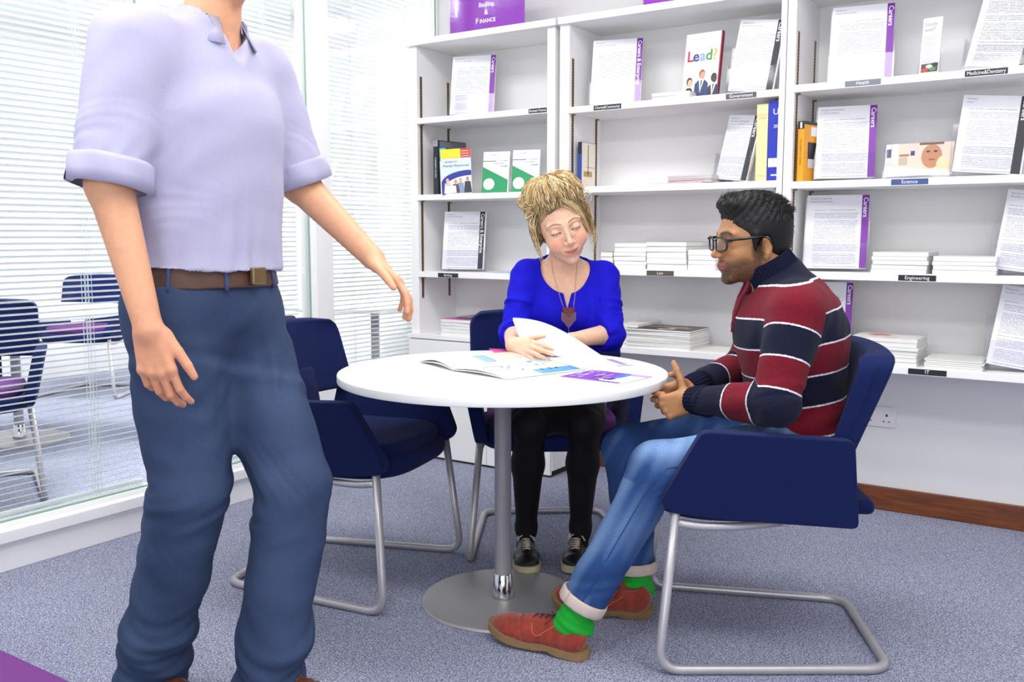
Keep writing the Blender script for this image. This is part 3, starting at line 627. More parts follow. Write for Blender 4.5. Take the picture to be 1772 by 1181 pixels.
# piles of booklets: every booklet is a thing of its own
def pile(px0, px1, z, n, t, d, label, top_label=None, topcol=None, Y=3.735, yaw=0, group=None, cols=None, jit=0.003, seed=1, name='booklet', deco=None):
    rnd = random.Random(seed); x0 = on_y(px0, 500, Y).x; x1 = on_y(px1, 500, Y).x; w = (x1 - x0); cx = (x0 + x1) / 2
    zz = z; proto = None
    for k in range(n):
        th = t * rnd.uniform(0.85, 1.15); last = k == n - 1
        ords = ['second', 'third', 'fourth', 'fifth', 'sixth', 'seventh', 'eighth', 'ninth', 'tenth']
        pos = '' if n == 1 else (', bottom one' if k == 0 else ', top one' if last else ', %s from the bottom' % ords[k - 1])
        r = empty(name, (cx + rnd.uniform(-jit, jit), Y + d / 2 + rnd.uniform(-jit, jit), zz), yaw + rnd.uniform(-0.02, 0.02), top_label if (last and top_label) else label + pos, 'booklet', group)
        c = (cols[k % len(cols)] if cols else '#eceae6')
        if last and topcol: c = topcol
        MB().box((-w / 2, -d / 2, 0.0006), (w / 2, d / 2, th - 0.0012)).build('pages', PAPERB, r, bevel=0.001)
        MB().box((-w / 2 - 0.0005, -d / 2 - 0.0005, th - 0.0012), (w / 2 + 0.0005, d / 2, th - 0.0004)).box((-w / 2 - 0.0005, -d / 2 - 0.0005, 0), (w / 2 + 0.0005, d / 2, 0.0006)).build('cover', mat('cover_' + c, c, 0.35), r)
        if last and deco: deco(r, w, d, th)
        zz += th
    return zz
def dkt(cols):
    def f(r, w, d, th):
        rn = random.Random(3)
        for i, c in enumerate(cols):
            cx, cy = rn.uniform(-w * 0.28, w * 0.28), rn.uniform(-d * 0.3, d * 0.3); a, b = w * rn.uniform(0.12, 0.25), d * rn.uniform(0.1, 0.22)
            MB().add([(cx + a * math.cos(q * PI / 8) * (1 + 0.2 * math.sin(q * 2.3)), cy + b * math.sin(q * PI / 8) * (1 + 0.2 * math.cos(q * 1.7)), th + 0.0001 + i * 0.00015) for q in range(16)], [tuple(range(16))]).build('cover_print', cm('cp' + c, c), r)
    return f
pile(762, 838, 0.640, 5, 0.0155, 0.27, 'white-edged magazine in the pile on the cabinet top', 'pink, blue and grey cover magazine, top of the pile on the cabinet', '#c85ba0', Y=3.70, group='magazines on the cabinet top', seed=2, deco=dkt(['#b9b4c4', '#5f6aa8', '#3c3c48', '#dcd6d0', '#8a8a98']), name='magazine')
pile(1062, 1117, 0.993, 6, 0.0195, 0.2, 'white booklet in the left pile above the Law label', group='booklets in the left Law pile', seed=4)
pile(1118, 1186, 0.993, 5, 0.0235, 0.25, 'thick white booklet in the right pile above the Law label', 'white booklet with a maroon-edged cover, top of the right Law pile', '#b9a2a4', group='booklets in the right Law pile', seed=5)
pile(1189, 1236, 0.993, 4, 0.022, 0.2, 'white booklet in the low pile by the seated man', group='booklets in the low pile near the man', seed=6)
pile(1040, 1060, 0.993, 3, 0.026, 0.13, 'white and brown booklet behind the shoulder of the woman', group='booklets behind the woman', seed=7, cols=['#b98474'])
pile(1154, 1232, 1.3625, 6, 0.0055, 0.2, 'thin pinkish magazine in the small pile on the second shelf', group='magazines in the small pile', seed=8, cols=['#c9a9b8', '#d8c8d0', '#a9a0b8'], Y=3.75, yaw=-0.1, name='magazine')
pile(1123, 1210, 1.357, 1, 0.0045, 0.2, 'blue and red folder lying under the small magazine pile', cols=['#2557b8'], topcol='#c4452f', Y=3.722, seed=9, name='folder')
pile(1122, 1185, 1.712, 4, 0.0068, 0.22, 'white booklet lying in front of the Lead? booklet', group='booklets lying on the top middle shelf', seed=10, Y=3.725, yaw=0.03)
pile(1070, 1104, 0.648, 8, 0.0125, 0.25, 'white booklet in the stack beside the blue sleeve', group='booklets beside the blue sleeve', seed=11, Y=3.74)
pile(1086, 1196, 0.648, 10, 0.0088, 0.22, 'white magazine in the wide pile, lowest middle shelf', 'dark photo cover magazine, top of the wide pile on the lowest middle shelf', '#4c463f', Y=3.722, group='magazines on the lowest middle shelf', seed=12, deco=dkt(['#8c7a66', '#c9c2b8', '#34322e', '#b4a48e']), name='magazine')
pile(1206, 1262, 0.648, 1, 0.004, 0.2, 'flat white brochure lying on the lowest middle shelf', seed=13, Y=3.73, name='brochure')
pile(841, 880, 0.957, 1, 0.003, 0.2, 'pale blue brochure lying right of the Banking leaflets', cols=['#b9cdf0'], topcol='#b9cdf0', seed=14, Y=3.73, name='brochure')
pile(1507, 1603, 0.997, 5, 0.0145, 0.2, 'white booklet in the left pile above the Engineering label', group='booklets in the left Engineering pile', seed=15)
pile(1612, 1722, 0.997, 4, 0.0175, 0.2, 'white booklet in the right pile above the Engineering label', group='booklets in the right Engineering pile', seed=16, Y=3.73)
pile(1476, 1592, 0.649, 7, 0.0145, 0.21, 'white booklet in the tall pile above the IT label', 'white booklet with an orange oval, top of the tall pile above the IT label', '#efe7e2', group='booklets in the IT pile', seed=17, Y=3.725, deco=dkt(['#c98a6c', '#e6d6cc']))
pile(1606, 1708, 0.649, 5, 0.0075, 0.19, 'pale green-edged booklet in the low pile right of the IT pile', group='booklets in the low pale green pile', cols=['#dfe6dc', '#e9ebe4'], seed=18, Y=3.722)

# shelf edge labels (parts of their bookcase)
def edge_label(bc, px0, px1, zt, s, size=0.0165, col=BLACKP, tc=LTEXT, zb=None):
    x0 = on_y(px0, 400, FY - 0.008).x; x1 = on_y(px1, 400, FY - 0.008).x; cx = (x0 + x1) / 2; w = x1 - x0
    L_ = Vector((cx, FY - 0.0065, zt)) - bc.location
    o = MB().box((-w / 2, -0.0008, -0.0105), (w / 2, 0, 0.0105)).build('shelf_label', col, bc, loc=L_)
    if s:
        t = text(s, size, 'lettering', tc, o, (0, -0.001, 0.0), (PI / 2, 0, 0), 0)
        ww = max(v.co.x for v in t.data.vertices) - min(v.co.x for v in t.data.vertices)
        if ww > w * 0.9: t.scale = (w * 0.9 / ww, 1, 1)
    return o
edge_label(BC1, 914, 945, 1.722 - 0.013, 'Business Finance')
edge_label(BC1, 757, 792, 0.957 - 0.015, 'Banking')
edge_label(BC2, 1025, 1072, 1.712 - 0.014, 'Charity&Community')
edge_label(BC2, 1250, 1302, 1.712 - 0.014, 'Government', 0.019, mat('label_grey', '#54565a', 0.5))
edge_label(BC2, 1120, 1167, 0.993 - 0.015, 'Law', 0.018, mat('label_taupe', '#575043', 0.5))
edge_label(BC3, 1452, 1513, 1.721 - 0.014, 'Health', 0.018, mat('label_slate', '#7d7f88', 0.5))
edge_label(BC3, 1655, 1728, 1.721 - 0.014, 'Medicine&Dentistry', 0.019)
edge_label(BC3, 1538, 1602, 1.350 - 0.014, 'Science', 0.019, mat('label_blue', '#3f5488', 0.5))
edge_label(BC3, 1558, 1624, 0.997 - 0.014, 'Engineering', 0.0185)
edge_label(BC3, 1583, 1651, 0.649 - 0.014, 'IT', 0.019)

# signs on top of the bookcases
def sign(px0, px1, z, Y, lines, label, h=0.22):
    x0, x1 = on_y(px0, 40, Y).x, on_y(px1, 40, Y).x
    r = empty('sign', ((x0 + x1) / 2, Y, z), 0, label, 'sign', 'purple signs on the bookcases'); w = x1 - x0
    MB().box((-w / 2, 0, 0), (w / 2, 0.004, h)).build('board', SIGNP, r); MB().box((-w / 2 - 0.003, -0.004, 0), (w / 2 + 0.003, -0.0015, h + 0.003)).box((-w / 2 - 0.003, 0.0045, 0), (w / 2 + 0.003, 0.007, h + 0.003)).build('acrylic_cover', ACRY, r)
    MB().box((-w / 2, 0.0045, 0.0), (w / 2, 0.06, 0.002)).build('stand_foot', ACRY, r)
    for s, zz, sz in lines: text(s, sz, 'lettering', LTEXT, r, (0, -0.0006, zz), (PI / 2, 0, 0), 0, bold=0.001)
    return r
sgn = sign(779, 907, 2.105, 3.755, [('&', 0.092, 0.034), ('Banking', 0.128, 0.028)], 'purple sign reading Finance standing on the leftmost bookcase')
sign(1113, 1235, 2.105, 3.735, [('Law', 0.1, 0.028)], 'purple sign edge standing on the middle bookcase, cut off by the photo top')

text('F', 0.034, 'lettering', LTEXT, sgn, (-0.054, -0.0006, 0.055), (PI / 2, 0, 0), 0, bold=0.0012); text('INANCE', 0.025, 'lettering', LTEXT, sgn, (0.008, -0.0006, 0.0525), (PI / 2, 0, 0), 0, bold=0.001)
# wall socket
sk = empty('wall_socket', (-0.855, WY - 0.0, 0.392), 0, 'white double mains socket on the wall below the right-hand bookcase', 'socket')
MB().box((-0.073, -0.009, -0.043), (0.073, 0, 0.043)).build('face_plate', mat('socket_plastic', '#e9e6e8', 0.35), sk, bevel=0.003)
for cx in (-0.036, 0.036):
    MB().box((cx - 0.004, -0.0097, 0.002), (cx + 0.004, -0.0088, 0.012)).box((cx - 0.014, -0.0097, -0.021), (cx - 0.007, -0.0088, -0.017)).box((cx + 0.007, -0.0097, -0.021), (cx + 0.014, -0.0088, -0.017)).build('pin_holes', DARK, sk)
    MB().box((cx - 0.006 + 0.016, -0.012, 0.018), (cx + 0.006 + 0.016, -0.009, 0.032)).build('switch', mat('socket_plastic', '#e9e6e8', 0.35), sk, bevel=0.001)

# ------------------------------------------------------------------ papers on the table
TZ = 0.7302
def sheet3(name, fn, m, nu=16, nv=12, thick=0.0006, parent=None, smooth=True):
    mb = MB(); mb.grid([[fn(u / nu, v / nv) for v in range(nv + 1)] for u in range(nu + 1)])
    o = mb.build(name, m, parent, smooth=smooth); md = o.modifiers.new('solid', 'SOLIDIFY'); md.thickness = thick; md.offset = 0
    return o
# open magazine
mg = empty('open_magazine', (-1.655, 2.38, TZ), math.radians(-17), 'open magazine with pale blue and beige printed pages lying on the table', 'magazine')
def page(side_):
    def f(u, v):
        x = side_ * u * 0.235; y = (v - 0.5) * 0.31 + (0.02 if side_ > 0 else 0.03) * u
        z = 0.0035 + 0.017 * math.sin(min(u * 3.2, PI)) * (0.6 if side_ > 0 else 0.9) + (0.006 if u < 0.3 else 0.0) * 0
        return (x, y, z + 0.0035 * (1 - u))
    return f
for sd in (-1, 1):
    pg = sheet3('page', page(sd), PAPER, thick=0.0012, parent=mg)
    sheet3('page_block', (lambda g_: (lambda u, v: (g_(u, v)[0] * 0.995, g_(u, v)[1], g_(u, v)[2] * 0.55)))(page(sd)), PAPERB, thick=0.002, parent=mg)
    def pr(u0, u1, v0, v1, m, h_=0.0012, g=page(sd), par=pg):
        sheet3('print', (lambda a, b: (lambda q: (q[0], q[1], q[2] + h_))(g(u0 + (u1 - u0) * a, v0 + (v1 - v0) * b))), m, 8, 4, 0.0001, par)
    if sd < 0:
        pr(0.15, 0.95, 0.62, 0.97, cm('beige_print', '#cfc6b4')); pr(0.1, 0.5, 0.45, 0.6, cm('pale_blue_print', '#8fb4dd')); pr(0.55, 0.95, 0.1, 0.5, cm('very_pale', '#e4e4ea'))
    else:
        pr(0.05, 0.45, 0.85, 0.98, cm('pale_blue_print', '#8fb4dd')); pr(0.78, 0.98, 0.45, 0.95, cm('blue_print', '#5b9bd8')); pr(0.5, 0.75, 0.72, 0.95, cm('beige_print', '#cfc6b4'))
        pr(0.05, 0.3, 0.55, 0.8, cm('ice_print', '#c9daf0'))
        rn = random.Random(5)
        for k in range(15):
            u0, v0 = rn.uniform(0.08, 0.8), rn.uniform(0.25, 0.8); pr(u0, u0 + rn.uniform(0.03, 0.09), v0, v0 + 0.018, BLACKP, 0.0018)
        c = MB(); g = page(sd); pts = []
        for k in range(32):
            a = 2 * PI * k / 32; q = g(0.5 + 0.16 * math.cos(a), 0.2 + 0.12 * math.sin(a)); pts.append((q[0], q[1], q[2] + 0.0016))
        c.tube(pts, 0.0007, 4, closed=True); c.build('printed_circle', cm('circle_blue', '#5b7fc4'), pg)
# pink sheet, purple leaflet, extra papers
tag(MB().add([(-1.939, 2.756, TZ + 0.0004), (-1.80, 2.62, TZ + 0.0004), (-1.735, 2.64, TZ + 0.0004), (-1.87, 2.785, TZ + 0.0004)], [(0, 1, 2, 3)]).build('pink_card', mat('pink_card', '#d9489a', 0.5), solid=0.0006), 'bright pink card on the table beside the forearm of the woman', 'card')
pl = empty('purple_leaflet', (-1.262, 2.385, TZ + 0.001), math.radians(-6), 'purple, blue and white patterned leaflet on the table edge near the man', 'leaflet')
MB().box((-0.105, -0.085, 0), (0.105, 0.085, 0.0012)).build('page', PAPER, pl)
rn = random.Random(11)
def tp(x0, y0, x1, y1, m, z=0.0015, sk_=0.0): MB().add([(x0, y0, z), (x1, y0, z), (x1 + sk_, y1, z), (x0 + sk_, y1, z)], [(0, 1, 2, 3)]).build('print', m, pl)
tp(-0.105, -0.085, 0.02, 0.085, cm('violet_print', '#7a3fb4')); tp(0.02, -0.02, 0.05, 0.085, cm('blue_print2', '#3f6fd0')); tp(0.02, -0.085, 0.1, -0.07, cm('violet_dark', '#5b1f96')); tp(0.05, 0.05, 0.105, 0.085, cm('lilac_print', '#b596cf')); tp(-0.02, -0.05, 0.05, -0.005, cm('violet_dark', '#5b1f96'), 0.0017)
for k in range(30):
    x, y = rn.uniform(-0.1, 0.045), rn.uniform(-0.07, 0.06); tp(x, y, x + 0.0035, y + rn.uniform(0.01, 0.025), LTEXT, 0.002, 0.004)
tag(MB().add([(x, y, TZ + 0.0005) for x, y in ((-1.53, 2.50), (-1.33, 2.58), (-1.42, 2.80), (-1.62, 2.72))], [(0, 1, 2, 3)]).build('loose_sheet', PAPER, solid=0.0006), 'loose white sheet on the table under the held paper', 'paper')
br = empty('small_brochure', (-1.395, 2.665, TZ + 0.0012), math.radians(-40), 'small white brochure with a mauve strip by the far table edge', 'brochure')
MB().box((-0.075, -0.05, 0), (0.075, 0.05, 0.001)).build('page', PAPER, br); MB().box((-0.07, 0.01, 0.0011), (0.07, 0.035, 0.0013)).build('print', cm('mauve_print', '#9c8ab4'), br)
# ------------------------------------------------------------------ smooth bodies from blended round forms
f32 = np.float32
class Form:
    """a closed smooth surface: round cones and ellipsoids blended together, sampled on a grid and relaxed onto the exact form"""
    def __init__(s): s.p = []; s.extra = []
    def cone(s, a, b, ra, rb, k=0.02, side=None, w=1.0, op='u', T=None):
        a, b = np.array(a, float), np.array(b, float)
        if T is not None: a, b = T @ a_(a), T @ a_(b); a, b = a[:3], b[:3]; side = (T[:3, :3] @ np.array(side, float)) if side is not None else None
        sc = np.cbrt(abs(np.linalg.det(T[:3, :3]))) if T is not None else 1.0
        s.p.append(('c', a, b, ra * sc, rb * sc, side, w, op, k)); return s
    def ell(s, c, r, k=0.02, R=None, op='u', T=None):
        c = np.array(c, float); r = np.array(r, float); R = np.eye(3) if R is None else np.array(R, float)
        if T is not None:
            sc = np.cbrt(abs(np.linalg.det(T[:3, :3]))); c = (T @ a_(c))[:3]; R = (T[:3, :3] / sc) @ R; r = r * sc
        s.p.append(('e', c, r, R, op, k)); return s
    def cut(s, pt, n, k=0.0):
        """keep the side the normal points away from"""
        s.p.append(('h', np.array(pt, float), np.array(n, float) / np.linalg.norm(n), k)); return s
    def fn(s, f, k=0.0): s.p.append(('f', f, k)); return s
    def merge(s, f, k=0.0): s.p.append(('g', f[0], k)); s.extra.append(f[1]); return s
    def extend(s, o, inflate=0.0): 
        for q in o.p:
            q = list(q)
            if q[0] == 'c': q[3] += inflate; q[4] += inflate
            elif q[0] == 'e': q[2] = q[2] + inflate
            s.p.append(tuple(q))
        return s
    @staticmethod
    def dist(q, P):
        if q[0] == 'c':
            _, a, b, ra, rb, side, w, op, k = q; ab = b - a; L2 = float(ab @ ab) or 1e-9
            pa = P - a.astype(f32); t = np.clip((pa @ ab.astype(f32)) / f32(L2), 0, 1); d = pa - t[:, None] * ab.astype(f32)
            if side is not None and w != 1.0:
                sd = np.array(side, float); ax = ab / math.sqrt(L2); sd = sd - ax * (sd @ ax); sd /= np.linalg.norm(sd); c = d @ sd.astype(f32)
                d = d - (c * f32(1 - 1 / w))[:, None] * sd.astype(f32)
            return np.sqrt(np.einsum('ij,ij->i', d, d)) - (ra + (rb - ra) * t)
        if q[0] == 'e':
            _, c, r, R, op, k = q; p = (P - c.astype(f32)) @ R.astype(f32); r = r.astype(f32)
            p = p / r; k0 = np.sqrt(np.einsum('ij,ij->i', p, p)); p = p / r; k1 = np.sqrt(np.einsum('ij,ij->i', p, p)) + 1e-9
            return k0 * (k0 - 1) / k1
        if q[0] == 'h': return (P - q[1].astype(f32)) @ q[2].astype(f32)
        if q[0] in 'fg': return q[1](P)
    @staticmethod
    def comb(v, q, d):
        op = q[-2] if q[0] in 'ce' else 'u' if q[0] == 'g' else 'i'; k = q[-1]
        if op == 'u':
            if k <= 0: return np.minimum(v, d)
            h = np.maximum(k - np.abs(v - d), 0) / k; return np.minimum(v, d) - h * h * k * 0.25
        if op == 's': d = -d
        if k <= 0: return np.maximum(v, d)
        h = np.maximum(k - np.abs(v - d), 0) / k; return np.maximum(v, d) + h * h * k * 0.25
    def at(s, P):
        P = P.astype(f32); v = np.full(len(P), 1.0, f32); x, y, z = P.T.copy()
        for q in s.p:
            if q[0] in 'ce':
                a, b = s.bb(q, 0.012 + q[-1]); m = np.flatnonzero((x > a[0]) & (x < b[0]) & (y > a[1]) & (y < b[1]) & (z > a[2]) & (z < b[2]))
                if not len(m): continue
                v[m] = s.comb(v[m], q, s.dist(q, P[m]))
            else: v = s.comb(v, q, s.dist(q, P)).astype(f32)
        return v
    def bb(s, q, m):
        if q[0] == 'c':
            r = max(q[3], q[4]) * max(1, q[6]); lo = np.minimum(q[1], q[2]) - r; hi = np.maximum(q[1], q[2]) + r
        else: r = max(q[2]); e = np.sqrt(((q[3] * q[2]) ** 2).sum(1)); lo = q[1] - e; hi = q[1] + e
        return lo - m, hi + m
    def mesh(s, h, refine=(), steps=3, relax=1):
        U = [q for q in s.p if q[0] in 'ce' and q[-2] == 'u']; B = [s.bb(q, 3 * h) for q in U] + s.extra
        lo = np.min([b[0] for b in B], 0); hi = np.max([b[1] for b in B], 0); n = np.ceil((hi - lo) / h).astype(int) + 1
        V = np.full(n, 1.0, f32); ax = [lo[i] + h * np.arange(n[i]) for i in range(3)]
        for q in s.p:
            if q[0] in 'ce':
                a, b = s.bb(q, 3 * h + q[-1]); i0 = np.clip(((a - lo) / h).astype(int), 0, n - 1); i1 = np.clip(np.ceil((b - lo) / h).astype(int) + 1, 1, n)
                if (i1 <= i0).any(): continue
            else: i0, i1 = np.zeros(3, int), n
            X, Y, Z = np.meshgrid(ax[0][i0[0]:i1[0]].astype(f32), ax[1][i0[1]:i1[1]].astype(f32), ax[2][i0[2]:i1[2]].astype(f32), indexing='ij')
            P = np.stack([X.ravel(), Y.ravel(), Z.ravel()], 1); sl = tuple(slice(i0[i], i1[i]) for i in range(3))
            blk = V[sl].ravel(); V[sl] = s.comb(blk, q, s.dist(q, P)).reshape(X.shape)
        S = V < 0; ids = {}; E = []
        st = np.array([n[1] * n[2], n[2], 1]); cells = []; cr = []
        for a in range(3):
            A = [slice(None)] * 3; Bs = [slice(None)] * 3; A[a] = slice(0, -1); Bs[a] = slice(1, None)
            I = np.argwhere(S[tuple(A)] != S[tuple(Bs)])
            b, c = (a + 1) % 3, (a + 2) % 3
            I = I[(I[:, b] > 0) & (I[:, c] > 0)]
            J = I.copy(); J[:, a] += 1; va = V[tuple(I.T)]; vb = V[tuple(J.T)]; t = va / (va - vb)
            pos = lo + h * I; pos[:, a] += h * t
            q = []
            for db, dc in ((0, 0), (1, 0), (1, 1), (0, 1)):
                K = I.copy(); K[:, b] -= db; K[:, c] -= dc; q.append(K @ st)
            q = np.stack(q, 1); flip = va > 0; q[flip] = q[flip][:, ::-1]
            cells.append(q); cr.append(pos)
        Q = np.concatenate(cells); PO = np.concatenate(cr)
        u, inv = np.unique(Q.ravel(), return_inverse=True); inv = inv.reshape(Q.shape)
        cnt = np.bincount(inv.ravel(), minlength=len(u)); X = np.stack([np.bincount(inv.ravel(), np.repeat(PO[:, i], 4), len(u)) for i in range(3)], 1) / cnt[:, None]
        X = s.project(X, h, steps); F = inv
        for (c, r, times) in refine:
            for _ in range(times):
                X, F = subdivide(X, F, c, r); X = s.project(X, h / 2, 2)
        return X, F
    def project(s, X, h, steps):
        X = X.astype(f32); e = f32(max(h * 0.2, 4e-4))
        for _ in range(steps):
            v = s.at(X); g = np.stack([s.at(X + d) - s.at(X - d) for d in (np.eye(3, dtype=f32) * e)], 1) / (2 * e)
            gn = (g * g).sum(1); gn = np.maximum(gn, 0.15); X = X - np.clip(v / gn, -h, h)[:, None] * g
        return X
def tube_sleeve(segs, end, nrm):
    """a sleeve of round cones that stops square at the given end plane"""
    F_ = Form()
    for a, b, ra, rb in segs: F_.cone(a, b, ra, rb, 0.02)
    end, nrm = np.array(end, f32), np.array(nrm, f32) / np.linalg.norm(nrm)
    def g(P):
        out = np.full(len(P), 1.0, f32); A = np.array(segs[0][0], f32); m = np.flatnonzero(np.einsum('ij,ij->i', P - A, P - A) < 0.30); Q = P[m]; v = None
        for q in F_.p: dd = Form.dist(q, Q); v = dd if v is None else Form.comb(v, q, dd)
        out[m] = np.maximum(v, (Q - end) @ nrm); return out
    R_ = max(max(q[2], q[3]) for q in segs) + 0.03; PT = np.array([q[i] for q in segs for i in (0, 1)], float)
    return g, (PT.min(0) - R_, PT.max(0) + R_)
def a_(v): return np.array([v[0], v[1], v[2], 1.0])
def subdivide(X, F, c, r):
    """split the faces near c into four (or matching triangles at the border)"""
    me = bpy.data.meshes.new('tmp'); bm = bmesh.new()
    if isinstance(F, np.ndarray): F = F.tolist()
    me.from_pydata(X.tolist(), [], F); bm.from_mesh(me); bpy.data.meshes.remove(me)
    c = Vector(c); fs = [f for f in bm.faces if (f.calc_center_median() - c).length < r]; es = {e for f in fs for e in f.edges}
    bmesh.ops.subdivide_edges(bm, edges=list(es), cuts=1, use_grid_fill=True)
    bm.verts.ensure_lookup_table(); bm.verts.index_update()
    Xn = np.array([v.co[:] for v in bm.verts]); Fn = [[v.index for v in f.verts] for f in bm.faces]; bm.free()
    return Xn, Fn
def mk(name, X, F, m, parent, attrs=None, smooth_it=0):
    me = bpy.data.meshes.new(name); F = F.tolist() if isinstance(F, np.ndarray) else F
    me.from_pydata(X.tolist(), [], F); me.update()
    bm = bmesh.new(); bm.from_mesh(me); bmesh.ops.recalc_face_normals(bm, faces=bm.faces)
    if smooth_it:
        for _ in range(smooth_it): bmesh.ops.smooth_vert(bm, verts=bm.verts, factor=0.5, use_axis_x=True, use_axis_y=True, use_axis_z=True)
    bm.to_mesh(me); bm.free()
    for an, (ty, dat) in (attrs or {}).items():
        a = me.attributes.new(an, ty, 'POINT')
        if ty == 'FLOAT': a.data.foreach_set('value', np.asarray(dat, f32).ravel())
        else: a.data.foreach_set('color', np.concatenate([dat, np.ones((len(dat), 1))], 1).astype(f32).ravel())
    return link(name, me, m, parent, smooth=True)
def folds(X, amp, fr, seed=0, aniso=(1, 1, 1)):
    """soft cloth folds: a few warped waves"""
    r = np.random.RandomState(seed); A = np.array(aniso); out = np.zeros(len(X)); Y = X * A
    w = sum(np.sin(Y @ (r.randn(3) * fr * 0.5) + r.rand() * 6)[:, None] * r.randn(3) for _ in range(3)) * 0.012
    for i in range(5): out += np.sin((Y + w) @ (r.randn(3) * fr * (0.6 + 0.35 * i)) + r.rand() * 6) / (1 + 0.5 * i)
    return out * amp * 0.5
def normals(X, F):
    me = bpy.data.meshes.new('t'); me.from_pydata(X.tolist(), [], F.tolist() if isinstance(F, np.ndarray) else F); me.update()
    N = np.zeros(len(X) * 3, f32); me.vertices.foreach_get('normal', N); bpy.data.meshes.remove(me); return N.reshape(-1, 3)
def rotm(yaw=0, pitch=0, roll=0):
    """head/hand frame: yaw about z, pitch down, roll about the forward axis"""
    return np.array((Matrix.Rotation(yaw, 3, 'Z') @ Matrix.Rotation(pitch, 3, 'Y') @ Matrix.Rotation(roll, 3, 'X')), float)
def T4(R, t, s=1.0):
    M = np.eye(4); M[:3, :3] = np.array(R) * s; M[:3, 3] = t; return M

def head_forms(f, T, male=False, ears=True):
    jw = 0.052 if male else 0.046
    f.ell((-0.018, 0, 0.036), (0.098, 0.076, 0.088), 0.01, T=T)                       # cranium
    f.ell((0.032, 0, -0.010), (0.062, 0.063, 0.078), 0.025, T=T)                      # face mass
    f.ell((0.030, 0, -0.068), (0.052, jw, 0.046), 0.03, T=T)                          # jaw
    f.ell((0.071 if male else 0.066, 0, -0.103 if male else -0.101), (0.019, 0.022 if male else 0.018, 0.016), 0.022, T=T)   # chin
    for s in (-1, 1):
        f.ell((0.058, s * 0.040, -0.034), (0.024, 0.021, 0.02), 0.02, T=T)            # cheek
        f.cone((0.086, s * 0.012, 0.020), (0.072, s * 0.047, 0.021), 0.0085 if male else 0.0055, 0.006, 0.016, T=T)   # brow
        f.ell((0.093, s * 0.031, 0.001), (0.012, 0.017, 0.011), 0.014, op='s', T=T)   # socket
    nz_ = 1.0 if male else 0.84
    f.cone((0.087, 0, 0.012), (0.106, 0, -0.030), 0.0068 * nz_, 0.0095 * nz_, 0.010, T=T)         # nose bridge
    f.ell((0.1085, 0, -0.034), (0.0112 * nz_, 0.0102 * nz_, 0.0092 * nz_), 0.006, T=T)
    for s in (-1, 1): f.ell((0.099, s * 0.0115, -0.037), (0.010, 0.0065, 0.0068), 0.004, T=T); f.ell((0.104, s * 0.0062, -0.0445), (0.0055, 0.003, 0.003), 0.002, op='s', T=T)
    f.ell((0.082, 0, -0.066), (0.016, 0.027, 0.017), 0.012, T=T)                      # muzzle
    if male:
        f.cone((0.0948, -0.013, -0.0625), (0.0965, 0.0, -0.0615), 0.0030, 0.0036, 0.004, T=T); f.cone((0.0965, 0.0, -0.0615), (0.0948, 0.013, -0.0625), 0.0036, 0.0030, 0.004, T=T)
        f.cone((0.0915, -0.014, -0.0705), (0.0938, 0.0, -0.0712), 0.0036, 0.0044, 0.005, T=T); f.cone((0.0938, 0.0, -0.0712), (0.0915, 0.014, -0.0705), 0.0044, 0.0036, 0.005, T=T)
        f.cone((0.090, -0.022, -0.0665), (0.1020, 0.0, -0.0668), 0.001, 0.0016, 0.002, op='s', T=T); f.cone((0.1020, 0.0, -0.0668), (0.090, 0.022, -0.0665), 0.0016, 0.001, 0.002, op='s', T=T)
    else:
        for s in (-1, 1):
            f.cone((0.0955, 0.0, -0.0635), (0.0885, s * 0.019, -0.0610), 0.0026, 0.0012, 0.004, T=T); f.cone((0.0940, 0.0, -0.0705), (0.0885, s * 0.016, -0.0660), 0.0034, 0.0016, 0.005, T=T)
            f.cone((0.1000, 0.0, -0.0672), (0.0885, s * 0.027, -0.0605), 0.0008, 0.0008, 0.0016, op='s', T=T)
            f.ell((0.066, s * 0.036, -0.046), (0.022, 0.019, 0.018), 0.02, T=T)
    for s in (-1, 1):
        f.ell((0.0765, s * 0.031, 0.001), (0.0142, 0.0150, 0.0135), 0.004, T=T)       # lids
        if ears:
            R = rotm(s * 0.35, 0.12, 0)
            f.ell((-0.008, s * 0.078, -0.018), (0.018, 0.0075, 0.030), 0.006, R=R, T=T)
            f.ell((-0.004, s * 0.085, -0.014), (0.010, 0.006, 0.018), 0.004, R=R, op='s', T=T)
            f.ell((-0.003, s * 0.0775, -0.044), (0.009, 0.006, 0.010), 0.006, R=R, T=T)
            f.ell((0.006, s * 0.0785, -0.022), (0.005, 0.004, 0.008), 0.004, R=R, T=T)
def eye_slit(f, T, dz=0.0, open_=0.0048, tilt=0.0):
    for s in (-1, 1): f.ell((0.0915, s * 0.031, 0.001 + dz), (0.0062, 0.0118, open_), 0.0012, R=rotm(0, 0, s * tilt), op='s', T=T)
